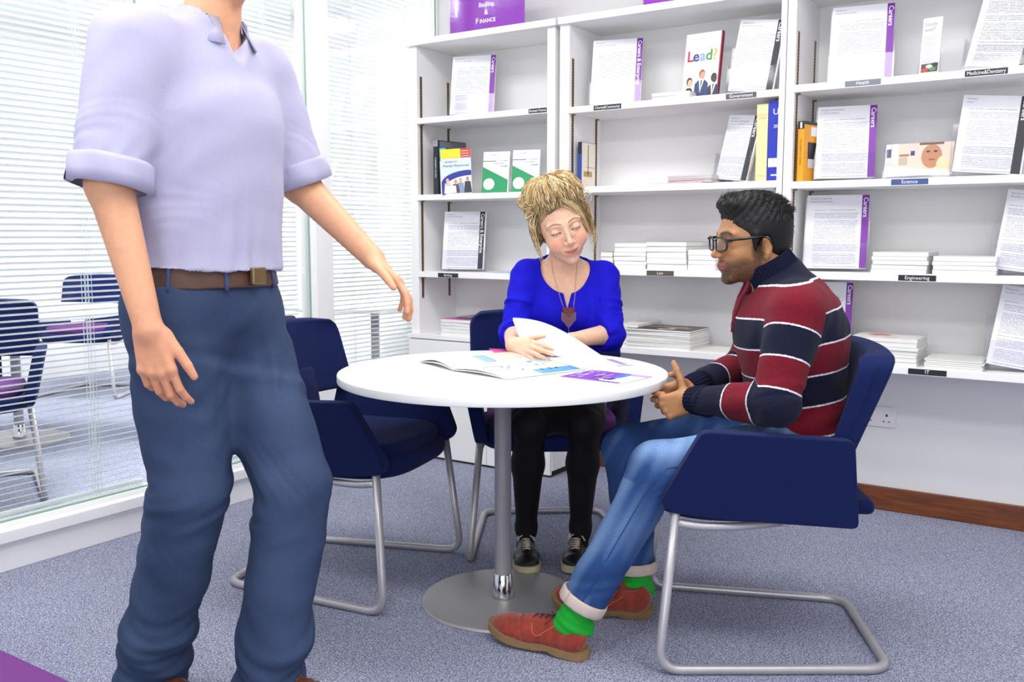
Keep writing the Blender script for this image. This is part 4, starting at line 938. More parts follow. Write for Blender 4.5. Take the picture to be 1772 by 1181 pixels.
def paint_head(X, T, skin, lip, brow, stubble=None, blush=None, brow_h=0.0035, lash='#2a1a14', dz=0.0, open_=0.0048, brow_z=0.0245, smile=0.0):
    """colours of the skin itself: lips, eyebrows, beard growth, flushed cheeks"""
    C = np.tile(np.array(srgb(skin)), (len(X), 1)); inv = np.linalg.inv(T); P = X @ inv[:3, :3].T + inv[:3, 3]
    x, y, z = P.T; near = (np.abs(P) < 0.2).all(1); ay = np.abs(y)
    def mix(w, c):
        w = np.clip(w, 0, 1)[:, None] * near[:, None]; C[:] = C * (1 - w) + np.array(srgb(c)) * w
    ss = lambda a, b, v: np.clip((v - a) / (b - a), 0, 1)
    if stubble is None: pass
    if blush: mix(0.55 * np.exp(-(((ay - 0.042) / 0.02) ** 2 + ((z + 0.036) / 0.017) ** 2)) * (x > 0.03), blush); mix(0.35 * np.exp(-((y / 0.012) ** 2 + ((z + 0.036) / 0.012) ** 2)) * (x > 0.09), blush)
    if stubble:
        n = 0.62 + 0.38 * np.random.RandomState(1).rand(len(P))
        line = -0.052 - 0.1 * (ay - 0.03) + 0.9 * np.clip(ay - 0.052, 0, 1)
        j = ss(0.006, -0.010, z - line) * ss(-0.002, 0.008, x) * ss(-0.128, -0.116, z)
        side = ss(0.052, 0.062, ay) * ss(-0.004, 0.006, x) * ss(0.034, 0.024, x) * ss(0.02, 0.0, z)
        mo = np.exp(-(((z + 0.0535) / 0.0042) ** 2)) * ss(0.028, 0.018, ay) * (x > 0.07)
        ch = ss(-0.079, -0.085, z) * ss(0.036, 0.022, ay) * (x > 0.05); cor = np.exp(-(((ay - 0.027) / 0.0045) ** 2)) * ss(-0.05, -0.056, z) * (x > 0.05)
        mix(np.maximum.reduce([j * 0.85, side * 0.9, mo * 1.0, ch * 1.0, cor * 0.95]) * n, stubble)
    zl = z + 0.0665 - smile * ay ** 2 / 0.02 ** 2; zl0 = z; z = z - smile * ay ** 2 / 0.02 ** 2
    lipm = np.exp(-((y / 0.0235) ** 6)) * (x > 0.080) * ss(-0.0565 - 0.0025 * (smile > 0), -0.0585 - 0.0025 * (smile > 0), z + 0.10 * ay) * ss(-0.0795 + 0.003 * (smile > 0), -0.0765 + 0.003 * (smile > 0), z - 0.12 * ay)
    mix(lipm * 0.85, lip); mix(np.exp(-(((z + 0.0667) / 0.0011) ** 2)) * np.exp(-((y / 0.023) ** 8)) * (x > 0.083) * 0.8, '#5a2420')
    z = zl0
    bz = brow_z + 0.004 * np.sin(np.clip((ay - 0.012) / 0.04, 0, 1) * PI) - 0.0035 * ss(0.035, 0.055, ay)
    mix(np.exp(-(((z - bz) / (brow_h * (1.1 - 0.5 * ss(0.03, 0.055, ay)))) ** 2)) * ss(0.009, 0.014, ay) * ss(0.056, 0.047, ay) * (x > 0.045), brow)
    # lash line along the lid opening
    e = np.sqrt(((ay - 0.031) / 0.0135) ** 2 + ((z - 0.001 - dz) / (open_ + 0.0012)) ** 2)
    mix(ss(0.55, 0.85, e) * ss(1.28, 1.05, e) * (x > 0.06) * (0.9 * (z > dz + 0.0005) + 0.35), lash)
    return C
def eyes(T, root, iris, dz=0.0, sc=1.0):
    R = T[:3, :3]
    for s in (-1, 1):
        c = (T @ a_((0.0762, s * 0.031, 0.001)))[:3]; mb = MB(); mb.bm.free(); mb.bm = bmesh.new()
        bmesh.ops.create_uvsphere(mb.bm, u_segments=24, v_segments=16, radius=0.0119 * sc)
        o = mb.build('eye', mat('eye_white', '#d9d3cf', 0.15), root, smooth=True); M = Matrix(R.tolist()).to_4x4(); o.matrix_local = Matrix.Translation(c) @ (M @ Matrix.Rotation(PI / 2, 4, 'Y'))
        a = math.asin(max(-1, min(1, dz / 0.0124 * 1.6))); d = R @ np.array([math.cos(a), 0, math.sin(a)])
        for rr, off, col, nm in ((0.0056, 0.0109, iris, 'iris'), (0.0026, 0.0117, '#0a0808', 'pupil')):
            q = MB(); ring = []; u = Vector(d).orthogonal().normalized(); v = Vector(d).cross(u); cc = Vector(c)
            for ri, oo in ((rr, off - 0.0004), (rr * 0.6, off + 0.0004), (0.0001, off + 0.0007)): ring.append([cc + Vector(d) * oo * sc + (u * math.cos(k * PI / 8) + v * math.sin(k * PI / 8)) * ri * sc for k in range(17)])
            q.grid(ring); w = q.build(nm, mat('eye_' + col, col, 0.1), root, smooth=True)
def hand_forms(f, W, d, n, thumb, curl, th=(0.6, 0.5, 0.3), s=1.0, spread=0.06, k=0.004, thk=1.0, fk=0.0022, tdir=None):
    """W wrist, d towards the knuckles, n out of the back of the hand, thumb = side the thumb leaves (unit)"""
    W = np.array(W, float); d = np.array(d, float); d /= np.linalg.norm(d); n = np.array(n, float); n -= d * (n @ d); n /= np.linalg.norm(n)
    t = np.cross(d, n); t = t if t @ np.array(thumb, float) > 0 else -t
    # palm: four rays from the wrist, thicker at the heel and thumb ball
    base = [(0.090, 0.030), (0.094, 0.0095), (0.088, -0.0115), (0.080, -0.031)]; rad = [0.0092, 0.0095, 0.0090, 0.0080]
    seg = [(0.044, 0.025, 0.021), (0.048, 0.029, 0.022), (0.045, 0.027, 0.021), (0.035, 0.020, 0.019)]
    f.ell(W + d * 0.012 * s, (0.026 * s, 0.026 * s, 0.019 * s), 0.02, R=np.stack([d, t, n], 1))
    for (l, o), r in zip(base, rad):
        f.cone(W + (d * 0.012 + t * o * 0.55) * s, W + (d * l + t * o) * s, 0.0145 * s * thk, (r + 0.002) * s, 0.012)
    f.ell(W + (d * 0.035 + t * 0.026 - n * 0.008) * s, (0.030 * s, 0.014 * s, 0.014 * s), 0.012, R=np.stack([d, t, n], 1))
    f.ell(W + (d * 0.035 - t * 0.024 - n * 0.006) * s, (0.030 * s, 0.012 * s, 0.012 * s), 0.012, R=np.stack([d, t, n], 1))
    tips = []
    for i, ((l, o), r, sg) in enumerate(zip(base, rad, seg)):
        p = W + (d * l + t * o) * s; c = curl[i]; a = 0.0; sp = spread * (1.5 - i)
        dd0 = d * math.cos(sp) + t * math.sin(sp)
        for j in range(3):
            a += c[j]; dd = dd0 * math.cos(a) - n * math.sin(a); q = p + dd * sg[j] * s
            r0, r1 = r * (1.0, 0.93, 0.86)[j] * s, r * (0.93, 0.86, 0.72)[j] * s
            f.cone(p, q, r0, r1, 0.008 if j == 0 else fk)
            p = q
        tips.append(p)
    p = W + (d * 0.022 + t * 0.028 - n * 0.010) * s; a0, a1, a2 = th
    td = (d * math.cos(a0) + t * math.sin(a0)) if tdir is None else np.array(tdir, float) / np.linalg.norm(tdir)
    nn = -n
    for j, (L_, r0, r1) in enumerate(((0.040, 0.0135, 0.0108), (0.033, 0.0108, 0.0100), (0.026, 0.0100, 0.0078))):
        dd = td if j == 0 else (td * math.cos(a1 if j == 1 else a1 + a2) + (nn * 0.5 + d * 0.6 - t * 0.3) * math.sin(a1 if j == 1 else a1 + a2)); dd = dd / np.linalg.norm(dd)
        q = p + dd * L_ * s; f.cone(p, q, r0 * s, r1 * s, 0.010 if j == 0 else fk); p = q
    return tips

def cloth(name, col, **k):
    return mat(name, col, k.pop('rough', 0.9), **k)
def shoe(root, M, L_, upper, solem, heelm, name='shoe', style='derby', lace=None, wid=1.0, laces_m=None, sole_h=0.022):
    """shoe built in its own frame: x from heel to toe, sole on z=0"""
    sc = L_ / 0.30
    def hw(t):
        pts = [(0, 0.0), (0.012, 0.016), (0.04, 0.026), (0.1, 0.0335), (0.25, 0.036), (0.45, 0.0365), (0.62, 0.0455), (0.74, 0.049), (0.85, 0.044), (0.93, 0.033), (0.975, 0.02), (0.995, 0.009), (1.0, 0.0)]
        for (a, b), (c, e) in zip(pts, pts[1:]):
            if t <= c: return (b + (e - b) * (t - a) / (c - a)) * wid
        return 0
    spring = lambda t: (0.020 * max(0, (t - 0.62) / 0.38) ** 1.7 if style == 'derby' else 0.008 * max(0, (t - 0.7) / 0.3) ** 2)
    f = Form(); sp = 0.02
    f.ell((0.045, 0, 0.052), (0.040, 0.031 * wid, 0.040), 0.02); f.cone((0.05, 0, 0.035), (0.17, 0, 0.034), 0.031, 0.033, 0.02, side=(0, 1, 0), w=1.08 * wid)
    f.cone((0.17, 0, 0.033), (0.225, 0, 0.030), 0.034, 0.030, 0.025, side=(0, 1, 0), w=1.35 * wid); f.ell((0.245, 0, 0.032 + (0.006 if style == 'derby' else 0)), (0.048, 0.038 * wid, 0.021 if style == 'derby' else 0.028), 0.03)
    f.cone((0.10, 0, 0.070), (0.185, 0, 0.047), 0.026, 0.021, 0.03); f.ell((0.068, 0, 0.072), (0.042, 0.026, 0.022), 0.02)
    if style == 'derby': f.ell((0.075, 0, 0.104), (0.048, 0.024, 0.020), 0.006, op='s')
    f.fn(lambda P: (sole_h * 0.75 + 0.018 * np.maximum(0, (P[:, 0] / 0.3 - 0.62) / 0.38) ** 1.7) - P[:, 2])
    X, F = f.mesh(0.0035)
    if style == 'derby':
        N = normals(X, F); c = 0.0016 * np.sin(X[:, 0] * 320 + X[:, 1] * 60) * np.exp(-((X[:, 0] - 0.195) / 0.025) ** 2); X = X + N * c[:, None]
    X = X * sc
    o = mk(name, X, F, upper, root); o.matrix_local = M
    # sole: outline extruded, with toe spring and heel block
    T_ = [i / 40 for i in range(41)]; mb = MB()
    rows = []
    for t in T_:
        w = hw(t) + 0.004 * (1 if 0 < t < 1 else 0); z0 = spring(t); x = -0.004 + t * 0.308
        arch = 0.008 * max(0, 1 - abs((t - 0.36) / 0.1)) if style == 'derby' else 0
        rows.append([(x * sc, -w * sc, (z0 + sole_h * 0.9) * sc), (x * sc, -(w - 0.001) * sc, (z0 + arch) * sc), (x * sc, 0, (z0 + arch) * sc), (x * sc, (w - 0.001) * sc, (z0 + arch) * sc), (x * sc, w * sc, (z0 + sole_h * 0.9) * sc), (x * sc, 0, (z0 + sole_h * 0.92) * sc), (x * sc, -w * sc, (z0 + sole_h * 0.9) * sc)])
    mb.grid(rows); bmesh.ops.remove_doubles(mb.bm, verts=mb.bm.verts, dist=1e-5)
    mb.build('sole', solem, o, smooth=True).modifiers.new('e', 'EDGE_SPLIT').split_angle = 0.7
    # laces
    lm = laces_m or LTEXT; q = MB(); n = 4 if style == 'derby' else 6; x0, x1 = (0.105, 0.16) if style == 'derby' else (0.10, 0.195)
    def top(x, y=0.0):
        P = np.array([[x, y, z] for z in np.linspace(0.12, 0.03, 91)]); v = f.at(P); i = np.argmax(v < 0); return P[i][2] if (v < 0).any() else 0.05
    r = 0.0015 if style == 'derby' else 0.0028
    for k in range(n):
        x = x0 + (x1 - x0) * k / (n - 1); hw_ = 0.013 if style == 'derby' else 0.016
        pts = [(x * sc, y * sc, (top(x, y) + 0.0018) * sc) for y in np.linspace(-hw_, hw_, 7)]; q.tube(pts, r * sc, 6)
        if k < n - 1:
            x2 = x0 + (x1 - x0) * (k + 1) / (n - 1); pts = [((x + (x2 - x) * u) * sc, (-hw_ + 2 * hw_ * u) * sc, (top(x + (x2 - x) * u, -hw_ + 2 * hw_ * u) + 0.003) * sc) for u in np.linspace(0, 1, 7)]; q.tube(pts, r * 0.8 * sc, 6)
    zt = top(x0) + 0.004
    for s in (-1, 1):
        q.tube([((x0 + a) * sc, s * b * sc, (zt + c) * sc) for a, b, c in ((0, 0.0, 0.003), (-0.006, 0.014, 0.009), (-0.002, 0.03, 0.0), (0.008, 0.036, -0.012))], r * sc, 6)
        if style != 'derby': q.tube([((x0 + a) * sc, s * b * sc, (zt + c) * sc) for a, b, c in ((0, 0.0, 0.003), (0.01, 0.012, 0.006), (0.022, 0.026, 0.0), (0.03, 0.036, -0.014))], r * sc, 6)
        else: q.tube([((x0 + a) * sc, s * b * sc, (zt + c) * sc) for a, b, c in ((0, 0.0, 0.003), (0.006, 0.01, 0.007), (0.016, 0.018, 0.002))], r * sc, 6)
    q.build('laces', lm, o, smooth=True)
    if style == 'derby':
        # stitched facing seams on both sides
        sm = MB()
        for s in (-1, 1):
            pts = []
            for x, zf in ((0.09, 0.9), (0.10, 0.72), (0.115, 0.5), (0.128, 0.32), (0.14, 0.28), (0.148, 0.42), (0.152, 0.62), (0.156, 0.8)):
                zt_ = top(x); z = 0.026 + (zt_ - 0.026) * zf; Y = np.linspace(0.06, 0.0, 121); P = np.array([[x, s * yy, z] for yy in Y]); v = f.at(P); i = np.argmax(v < 0) if (v < 0).any() else 100
                pts.append((x * sc, s * (Y[i] + 0.0006) * sc, z * sc))
            sm.tube(fillet(pts, 0.006, 3), 0.0011 * sc, 5)
        sm.build('seam', laces_m if False else mat('tan_piping', '#c07a4e', 0.7), o, smooth=True)
    return o
def frame3(x, y, z, o):
    x = Vector(x).normalized(); y = Vector(y); y = (y - x * y.dot(x)).normalized(); z = x.cross(y)
    return Matrix(((x.x, y.x, z.x, o[0]), (x.y, y.y, z.y, o[1]), (x.z, y.z, z.z, o[2]), (0, 0, 0, 1)))

SKIN_M = mat('skin', '#ffffff', 0.5, attr='col', var=0.05, scale=60, bump=0.06, bscale=900, sss=0.12, spec=0.4)
DENIM = mat('blue_denim', '#2f5590', 0.85, attr='col', var=0.16, scale=330, bump=0.3, bscale=900, detail=5, spec=0.2)
def stripes():
    m = bpy.data.materials.new('striped_knit'); m.use_nodes = True; nt = m.node_tree; N = nt.nodes; L = nt.links; b = N['Principled BSDF']
    b.inputs['Roughness'].default_value = 0.95; b.inputs['Specular IOR Level'].default_value = 0.15; b.inputs['Sheen Weight'].default_value = 0.05
    def A(n): a = N.new('ShaderNodeAttribute'); a.attribute_name = n; return a.outputs['Fac']
    def M_(op, a, bb=None, c=None):
        n = N.new('ShaderNodeMath'); n.operation = op
        for i, v in enumerate((a, bb, c)):
            if v is None: continue
            if isinstance(v, (int, float)): n.inputs[i].default_value = v
            else: L.new(v, n.inputs[i])
        return n.outputs[0]
    msk = M_('LESS_THAN', A('sleeve_mask'), 0.0)
    s = M_('ADD', M_('MULTIPLY', A('band_arm'), msk), M_('MULTIPLY', A('band_torso'), M_('SUBTRACT', 1.0, msk)))
    tc = N.new('ShaderNodeTexCoord'); nz = N.new('ShaderNodeTexNoise'); nz.inputs['Scale'].default_value = 260; L.new(tc.outputs['Object'], nz.inputs[0])
    s = M_('ADD', s, M_('MULTIPLY', M_('SUBTRACT', nz.outputs[0], 0.5), 0.05))
    fr = M_('FRACT', s); fl = M_('FLOOR', s); odd = M_('ABSOLUTE', M_('MODULO', fl, 2.0))
    top = M_('LESS_THAN', s, -1.0); odd = M_('MULTIPLY', odd, M_('SUBTRACT', 1.0, top)); odd = M_('MULTIPLY', odd, M_('LESS_THAN', s, 3.99))
    white = M_('MULTIPLY', M_('LESS_THAN', M_('ABSOLUTE', M_('SUBTRACT', M_('FRACT', M_('ADD', s, 0.5)), 0.5)), 0.028), M_('MULTIPLY', M_('GREATER_THAN', s, -1.3), M_('LESS_THAN', s, 4.3)))
    m1 = N.new('ShaderNodeMix'); m1.data_type = 'RGBA'; m1.inputs[6].default_value = (*srgb('#14172c'), 1); m1.inputs[7].default_value = (*srgb('#6a1424'), 1); L.new(odd, m1.inputs[0])
    m2 = N.new('ShaderNodeMix'); m2.data_type = 'RGBA'; m2.inputs[7].default_value = (*srgb('#d9d9e4'), 1); L.new(white, m2.inputs[0]); L.new(m1.outputs[2], m2.inputs[6])
    n2 = N.new('ShaderNodeTexNoise'); n2.inputs['Scale'].default_value = 420; n2.inputs['Detail'].default_value = 3; L.new(tc.outputs['Object'], n2.inputs[0])
    mr = N.new('ShaderNodeMapRange'); mr.inputs[1].default_value = 0.3; mr.inputs[2].default_value = 0.7; mr.inputs[3].default_value = 0.7; mr.inputs[4].default_value = 1.3; L.new(n2.outputs[0], mr.inputs[0])
    sc = N.new('ShaderNodeVectorMath'); sc.operation = 'SCALE'; L.new(m2.outputs[2], sc.inputs[0]); L.new(mr.outputs[0], sc.inputs['Scale']); L.new(sc.outputs[0], b.inputs['Base Color'])
    bp = N.new('ShaderNodeBump'); bp.inputs['Strength'].default_value = 0.5; bp.inputs['Distance'].default_value = 0.003; L.new(n2.outputs[0], bp.inputs['Height']); L.new(bp.outputs[0], b.inputs['Normal'])
    MATS['striped_knit'] = m; return m
RIB = mat('navy_rib', '#15182c', 0.95, spec=0.1)
def arc_len(X, pts):
    """distance along a polyline for every vertex (nearest segment)"""
    pts = [np.array(p, float) for p in pts]; pts_last = pts[-1]; best = np.full(len(X), 1e9); out = np.zeros(len(X)); acc = 0
    for a, b in zip(pts, pts[1:]):
        ab = b - a; L_ = np.linalg.norm(ab); t = (X - a) @ ab / L_ ** 2; tc = np.clip(t, 0, 1)
        d = np.linalg.norm(X - a - tc[:, None] * ab, axis=1); w = d < best; lo_ = -1 if acc == 0 else 0; hi_ = 1.5 if b is pts_last else 1; out[w] = acc + (np.clip(t, lo_, hi_) * L_)[w]; best[w] = d[w]; acc += L_
    return out
def denim_col(X, N, fade_mask, seed, fade=0.5, dark='#1b3058', light='#8fb0dc', mid='#31558f'):
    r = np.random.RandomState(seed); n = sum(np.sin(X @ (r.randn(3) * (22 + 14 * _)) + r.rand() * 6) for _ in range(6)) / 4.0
    w = np.clip(fade_mask + 0.28 * n, 0, 1)[:, None] * fade
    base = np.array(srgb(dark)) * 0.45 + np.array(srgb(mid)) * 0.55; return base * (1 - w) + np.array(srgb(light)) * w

# ================================================================== seated man in the striped jumper
man = empty('person', (*CH_M[0], 0), CH_M[1], 'seated man with dark hair and glasses in a navy and maroon striped jumper', 'person')
HM = T4(rotm(math.radians(17), math.radians(4), math.radians(-2)), (0.050, 0.0, 1.128), 1.0)
SHn, ELn, WRn = (-0.040, 0.185, 0.935), (0.015, 0.262, 0.715), (0.207, 0.076, 0.688)
SHf, ELf, WRf = (-0.040, -0.185, 0.935), (0.020, -0.262, 0.735), (0.205, -0.042, 0.700)
HIPn, KNn, ANn = (-0.09, 0.105, 0.560), (0.305, 0.195, 0.520), (0.526, 0.205, 0.105)
HIPf, KNf, ANf = (-0.09, -0.105, 0.560), (0.375, -0.115, 0.500), (0.350, -0.085, 0.105)
def torso_m(f, g=0.0):
    f.ell((-0.088, 0, 0.575), (0.118 + g, 0.172 + g, 0.10 + g), 0.04)
    f.cone((-0.095, 0, 0.60), (-0.060, 0, 0.89), 0.122 + g, 0.118 + g, 0.05, side=(0, 1, 0), w=1.33)
    f.ell((-0.062, 0, 0.86), (0.132 + g, 0.178 + g, 0.13 + g), 0.05)
    f.cone((-0.055, -0.135, 0.945), (-0.055, 0.135, 0.945), 0.062 + g, 0.062 + g, 0.05)
    f.cone((-0.06, 0, 0.93), (-0.03, 0, 1.02), 0.085 + g, 0.058 + g, 0.05)
def arms_m(f, g=0.0, k=0.03):
    for S, E_, W_ in ((SHn, ELn, WRn), (SHf, ELf, WRf)):
        f.cone(S, E_, 0.050 + g, 0.040 + g * 1.1, k); f.cone(E_, W_, 0.040 + g * 1.1, 0.026 + g * 0.7, 0.02)
f = Form(); torso_m(f); arms_m(f)
f.cone((-0.035, 0, 0.99), (0.030, 0.004, 1.085), 0.056, 0.055, 0.03)
for h_, k_, a_n in ((HIPn, KNn, ANn), (HIPf, KNf, ANf)): f.cone(h_, k_, 0.078, 0.052, 0.03); f.cone(k_, a_n, 0.050, 0.034, 0.02)
head_forms(f, HM, True); eye_slit(f, HM, 0.0, 0.0042)
f.ell((0.118, 0, 1.0), (0.001, 0.001, 0.001), 0)
D_ = lambda *a: [math.radians(x) for x in a]
hand_forms(f, WRn, (0.88, -0.26, -0.30), (0.32, 0.93, 0.12), (0, 0, 1), [D_(62, 80, 40), D_(64, 82, 40), D_(66, 80, 42), D_(68, 78, 44)], s=0.92, tdir=(0.22, -0.20, 0.80), th=D_(60, 10, 8), k=0.003)
hand_forms(f, WRf, (0.94, 0.22, -0.24), (0.22, -0.95, 0.10), (0, 0, 1), [D_(40, 58, 46), D_(42, 62, 48), D_(44, 64, 48), D_(46, 64, 46)], s=0.92, tdir=(0.30, 0.55, 0.45), th=D_(50, 20, 20), k=0.003)
X, F = f.mesh(0.0035, refine=[((HM @ a_((0.05, 0, -0.02)))[:3], 0.125, 1), ((HM @ a_((0.09, 0, -0.025)))[:3], 0.062, 1), ((0.27, 0.01, 0.68), 0.12, 1)])
C_ = paint_head(X, HM, '#a97850', '#94504a', '#14100f', stubble='#17100e', brow_h=0.0052, open_=0.0042, brow_z=0.0225, lash='#1a0f0c', blush=None)
body_m = mk('body', X, F, SKIN_M, man, {'col': ('FLOAT_COLOR', C_)})
eyes(HM, man, '#2a1710', 0.0)
# jumper
f = Form(); torso_m(f, 0.016); arms_m(f, 0.017, 0.035)
f.cut((0, 0, 0.565), (0.12, 0, -1), 0.02)
f.cut(tuple(np.array(WRn) - np.array((0.2, -0.187, -0.01)) * 0.02), (0.72, -0.66, -0.1), 0.0) if False else None
def cuffcut(P):
    out = np.full(len(P), -1.0, f32)
    for W_, E_ in ((WRn, ELn), (WRf, ELf)):
        a = np.array(W_) - np.array(E_); a /= np.linalg.norm(a); d = ((P - np.array(W_, f32)) @ a.astype(f32)) - 0.002; near = np.linalg.norm(P - np.array(W_, f32), axis=1) < 0.16
        out = np.maximum(out, np.where(near, d, -1.0))
    return out.astype(f32)
f.fn(cuffcut)
f.ell((0.02, 0.0, 1.045), (0.062, 0.058, 0.085), 0.01, op='s')
X, F = f.mesh(0.006); N = normals(X, F)
ft = Form(); torso_m(ft, 0.016); fa = Form(); arms_m(fa, 0.017)
dT, dA = ft.at(X), fa.at(X)
armw = np.exp(-(np.linalg.norm(X - np.array(ELn), axis=1) / 0.11) ** 2) + np.exp(-(np.linalg.norm(X - np.array(ELf), axis=1) / 0.11) ** 2)
X = X + N * (folds(X, 0.0035, 26, 3) + armw * folds(X, 0.004, 60, 5) + 0.004 * np.sin((X[:, 2] + 0.4 * X[:, 0]) * 85) * np.exp(-((X[:, 2] - 0.64) / 0.06) ** 2))[:, None]
q = X[:, 0] * 0.15 + X[:, 2]; bt = (0.926 - q) / 0.082
an = arc_len(X, [SHn, ELn, WRn]); af = arc_len(X, [SHf, ELf, WRf]); aa = np.where(X[:, 1] > 0, an, af); ba = (aa - 0.045) / 0.083; ba = np.maximum(ba, -0.95)
msk = (dA - dT) + 0.004
mk('jumper', X, F, stripes(), man, {'band_torso': ('FLOAT', bt), 'band_arm': ('FLOAT', ba), 'sleeve_mask': ('FLOAT', msk)})
def ribbed(name, a, b, ra, rb, n, m, parent, w=1.0, amp=0.0022, slit=None, nv=10, turn=0.0):
    a, b = Vector(a), Vector(b); ax = (b - a).normalized(); u = Vector((0, 1, 0)); u = (u - ax * u.dot(ax)).normalized(); v = ax.cross(u); rows = []; K = n * 4
    for i in range(nv + 1):
        t = i / nv; r = ra + (rb - ra) * t + 0.003 * math.sin(t * PI); row = []
        for k in range(K + 1):
            th = 2 * PI * k / K if slit is None else slit + (2 * PI - 2 * slit) * k / K
            rr = r + amp * math.cos(2 * PI * k / 4); off = PI / 2 + turn
            row.append(a + (b - a) * t + (v * math.cos(th + off - PI / 2) * 1.0 + u * math.sin(th + off - PI / 2) * w) * rr)
        rows.append(row)
    mb = MB(); mb.grid(rows); o = mb.build(name, m, parent, smooth=True); md = o.modifiers.new('solid', 'SOLIDIFY'); md.thickness = 0.005; md.offset = -1; return o
for W_, E_ in ((WRn, ELn), (WRf, ELf)):
    W_, E_ = Vector(W_), Vector(E_); d = (W_ - E_).normalized(); ribbed('cuff', W_ - d * 0.052, W_ + d * 0.010, 0.0405, 0.0335, 22, RIB, man, amp=0.0016)
ribbed('collar', (-0.040, 0, 0.985), (0.012, 0.002, 1.072), 0.078, 0.069, 40, RIB, man, slit=0.5, amp=0.0016, turn=PI, nv=14)
zm = mat('maroon_trim', '#701a2b', 0.9)
zp = MB()
for s in (-1, 1): zp.tube([(0.052, 0.026 * s + 0.004, 1.048), (0.062, 0.024 * s + 0.004, 1.00), (0.078, 0.017 * s, 0.965), (0.090, 0.007 * s, 0.925), (0.094, 0.004 * s, 0.87)], 0.0055, 8)
zp.build('zip_placket', zm, man, smooth=True)
MB().tube([(0.098, 0.0, 0.905), (0.103, 0.002, 0.885)], 0.002, 6).build('zip_pull', CHROME, man)
# jeans
f = Form(); f.ell((-0.075, 0, 0.550), (0.115, 0.172, 0.082), 0.04)
for s, h_, k_, a_n in ((1, HIPn, KNn, ANn), (-1, HIPf, KNf, ANf)):
    hem = np.array(a_n) + (np.array(k_) - np.array(a_n)) * 0.160
    f.cone(h_, k_, 0.098, 0.073, 0.03); f.cone(k_, hem, 0.071, 0.0585, 0.028)
X, F = f.mesh(0.006); N = normals(X, F)
kn = np.exp(-(np.linalg.norm(X - (np.array(KNn) + [-.05, 0, -.05]), axis=1) / 0.085) ** 2) + np.exp(-(np.linalg.norm(X - (np.array(KNf) + [-.05, 0, -.05]), axis=1) / 0.085) ** 2)
low = np.clip((0.30 - X[:, 2]) / 0.15, 0, 1); lap = np.exp(-(np.linalg.norm(X - np.array((0.0, 0.0, 0.6)), axis=1) / 0.12) ** 2)
X = X + N * (folds(X, 0.004, 26, 8) + kn * folds(X, 0.008, 55, 9, (1, .3, 1)) + low * np.clip((X[:, 2] - 0.15) / 0.05, 0, 1) * folds(X, 0.0045, 55, 10, (.5, .5, 1.2)) + lap * folds(X, 0.005, 50, 12))[:, None]
fade_mask = -0.02 + 0.62 * np.exp(-((X[:, 0] - 0.22) / 0.17) ** 2) * np.clip(N[:, 2], 0, 1) * (X[:, 1] > 0.06) + 0.42 * np.clip(N[:, 0], 0, 1) ** 2 * (X[:, 2] < 0.5) * (X[:, 1] > 0.05) + 0.10 * (X[:, 1] > 0.05)  # denim fade: paler near thigh top and shin front, far leg darker
mk('jeans', X, F, DENIM, man, {'col': ('FLOAT_COLOR', denim_col(X, N, fade_mask, 4, 0.85))})
f = Form(); [ (f.cone(h_, k_, 0.098, 0.073, 0.03), f.cone(k_, np.array(a_n) + (np.array(k_) - np.array(a_n)) * 0.135, 0.071, 0.0585, 0.028)) for h_, k_, a_n in ((HIPn, KNn, ANn), (HIPf, KNf, ANf))]
sm = MB()
for h_, k_, a_n in ((HIPn, KNn, ANn), (HIPf, KNf, ANf)):
    pts = []
    for P0, P1, n_ in ((np.array(h_), np.array(k_), 14), (np.array(k_), np.array(a_n) + (np.array(k_) - np.array(a_n)) * 0.15, 18)):
        for t in np.linspace(0.3 if n_ == 14 else 0.06, 0.92 if n_ == 14 else 1, n_):
            p = P0 + (P1 - P0) * t + np.array((0.012, 0.15, 0.02 if n_ == 14 else 0.0)); Q = np.stack([p + np.array((0, -1.0, 0)) * s_ for s_ in np.linspace(0, 0.14, 71)]); v = f.at(Q); i_ = int(np.argmax(v < 0.003)); pts.append(Vector(Q[i_]))
    sm.tube(pts, 0.0016, 6)
sm.build('side_seam', mat('seam_blue', '#22407a', 0.9), man, smooth=True)
for (k_, a_n, s) in ((KNn, ANn, 1), (KNf, ANf, -1)):
    h_ = Vector(k_); a_v = Vector(a_n); d = (h_ - a_v).normalized(); c0 = a_v + (h_ - a_v) * 0.112
    mb = MB(); u = d.orthogonal().normalized(); v = d.cross(u); rows = []
    for r, t in ((0.057, 0.004), (0.0635, -0.004), (0.0665, 0.0), (0.0670, 0.012), (0.0675, 0.026), (0.0655, 0.030), (0.060, 0.030)):
        rows.append([c0 + d * (t - 0.012) + (u * math.cos(j * PI / 24) + v * math.sin(j * PI / 24)) * (r + 0.0008 * math.sin(j * 1.7)) for j in range(49)])
    mb.grid(rows); mb.build('turned_up_hem', mat('hem_cream', '#c9b8ac', 0.9, var=0.08, scale=300), man, smooth=True).modifiers.new('s', 'SOLIDIFY').thickness = 0.002
    f = Form(); f.cone(a_v + d * 0.11, a_v - d * 0.008, 0.043, 0.039, 0.02); f.ell(tuple(a_v + Vector((-0.012, 0, -0.028))), (0.045, 0.033, 0.035), 0.02); f.cone(a_v - d * 0.01, a_v + Vector((0.05, -0.01 * s, -0.045)), 0.035, 0.026, 0.03)
    Xs, Fs = f.mesh(0.004); Ns = normals(Xs, Fs); Xs = Xs + Ns * (0.0013 * np.sin((Xs @ np.array(d)) * 260 + Xs[:, 1] * 40))[:, None]
    mk('sock', Xs, Fs, mat('green_sock', '#0fa62c', 0.9, var=0.1, scale=500), man)
SUEDE = mat('rust_suede', '#8f2f1b', 0.85, var=0.28, scale=55, bump=0.15, bscale=500, sheen=0.3, detail=5)
SOLE_T = mat('tan_sole', '#8d6f4a', 0.7, var=0.08, scale=60)
LACE_R = mat('maroon_lace', '#5b1420', 0.7)
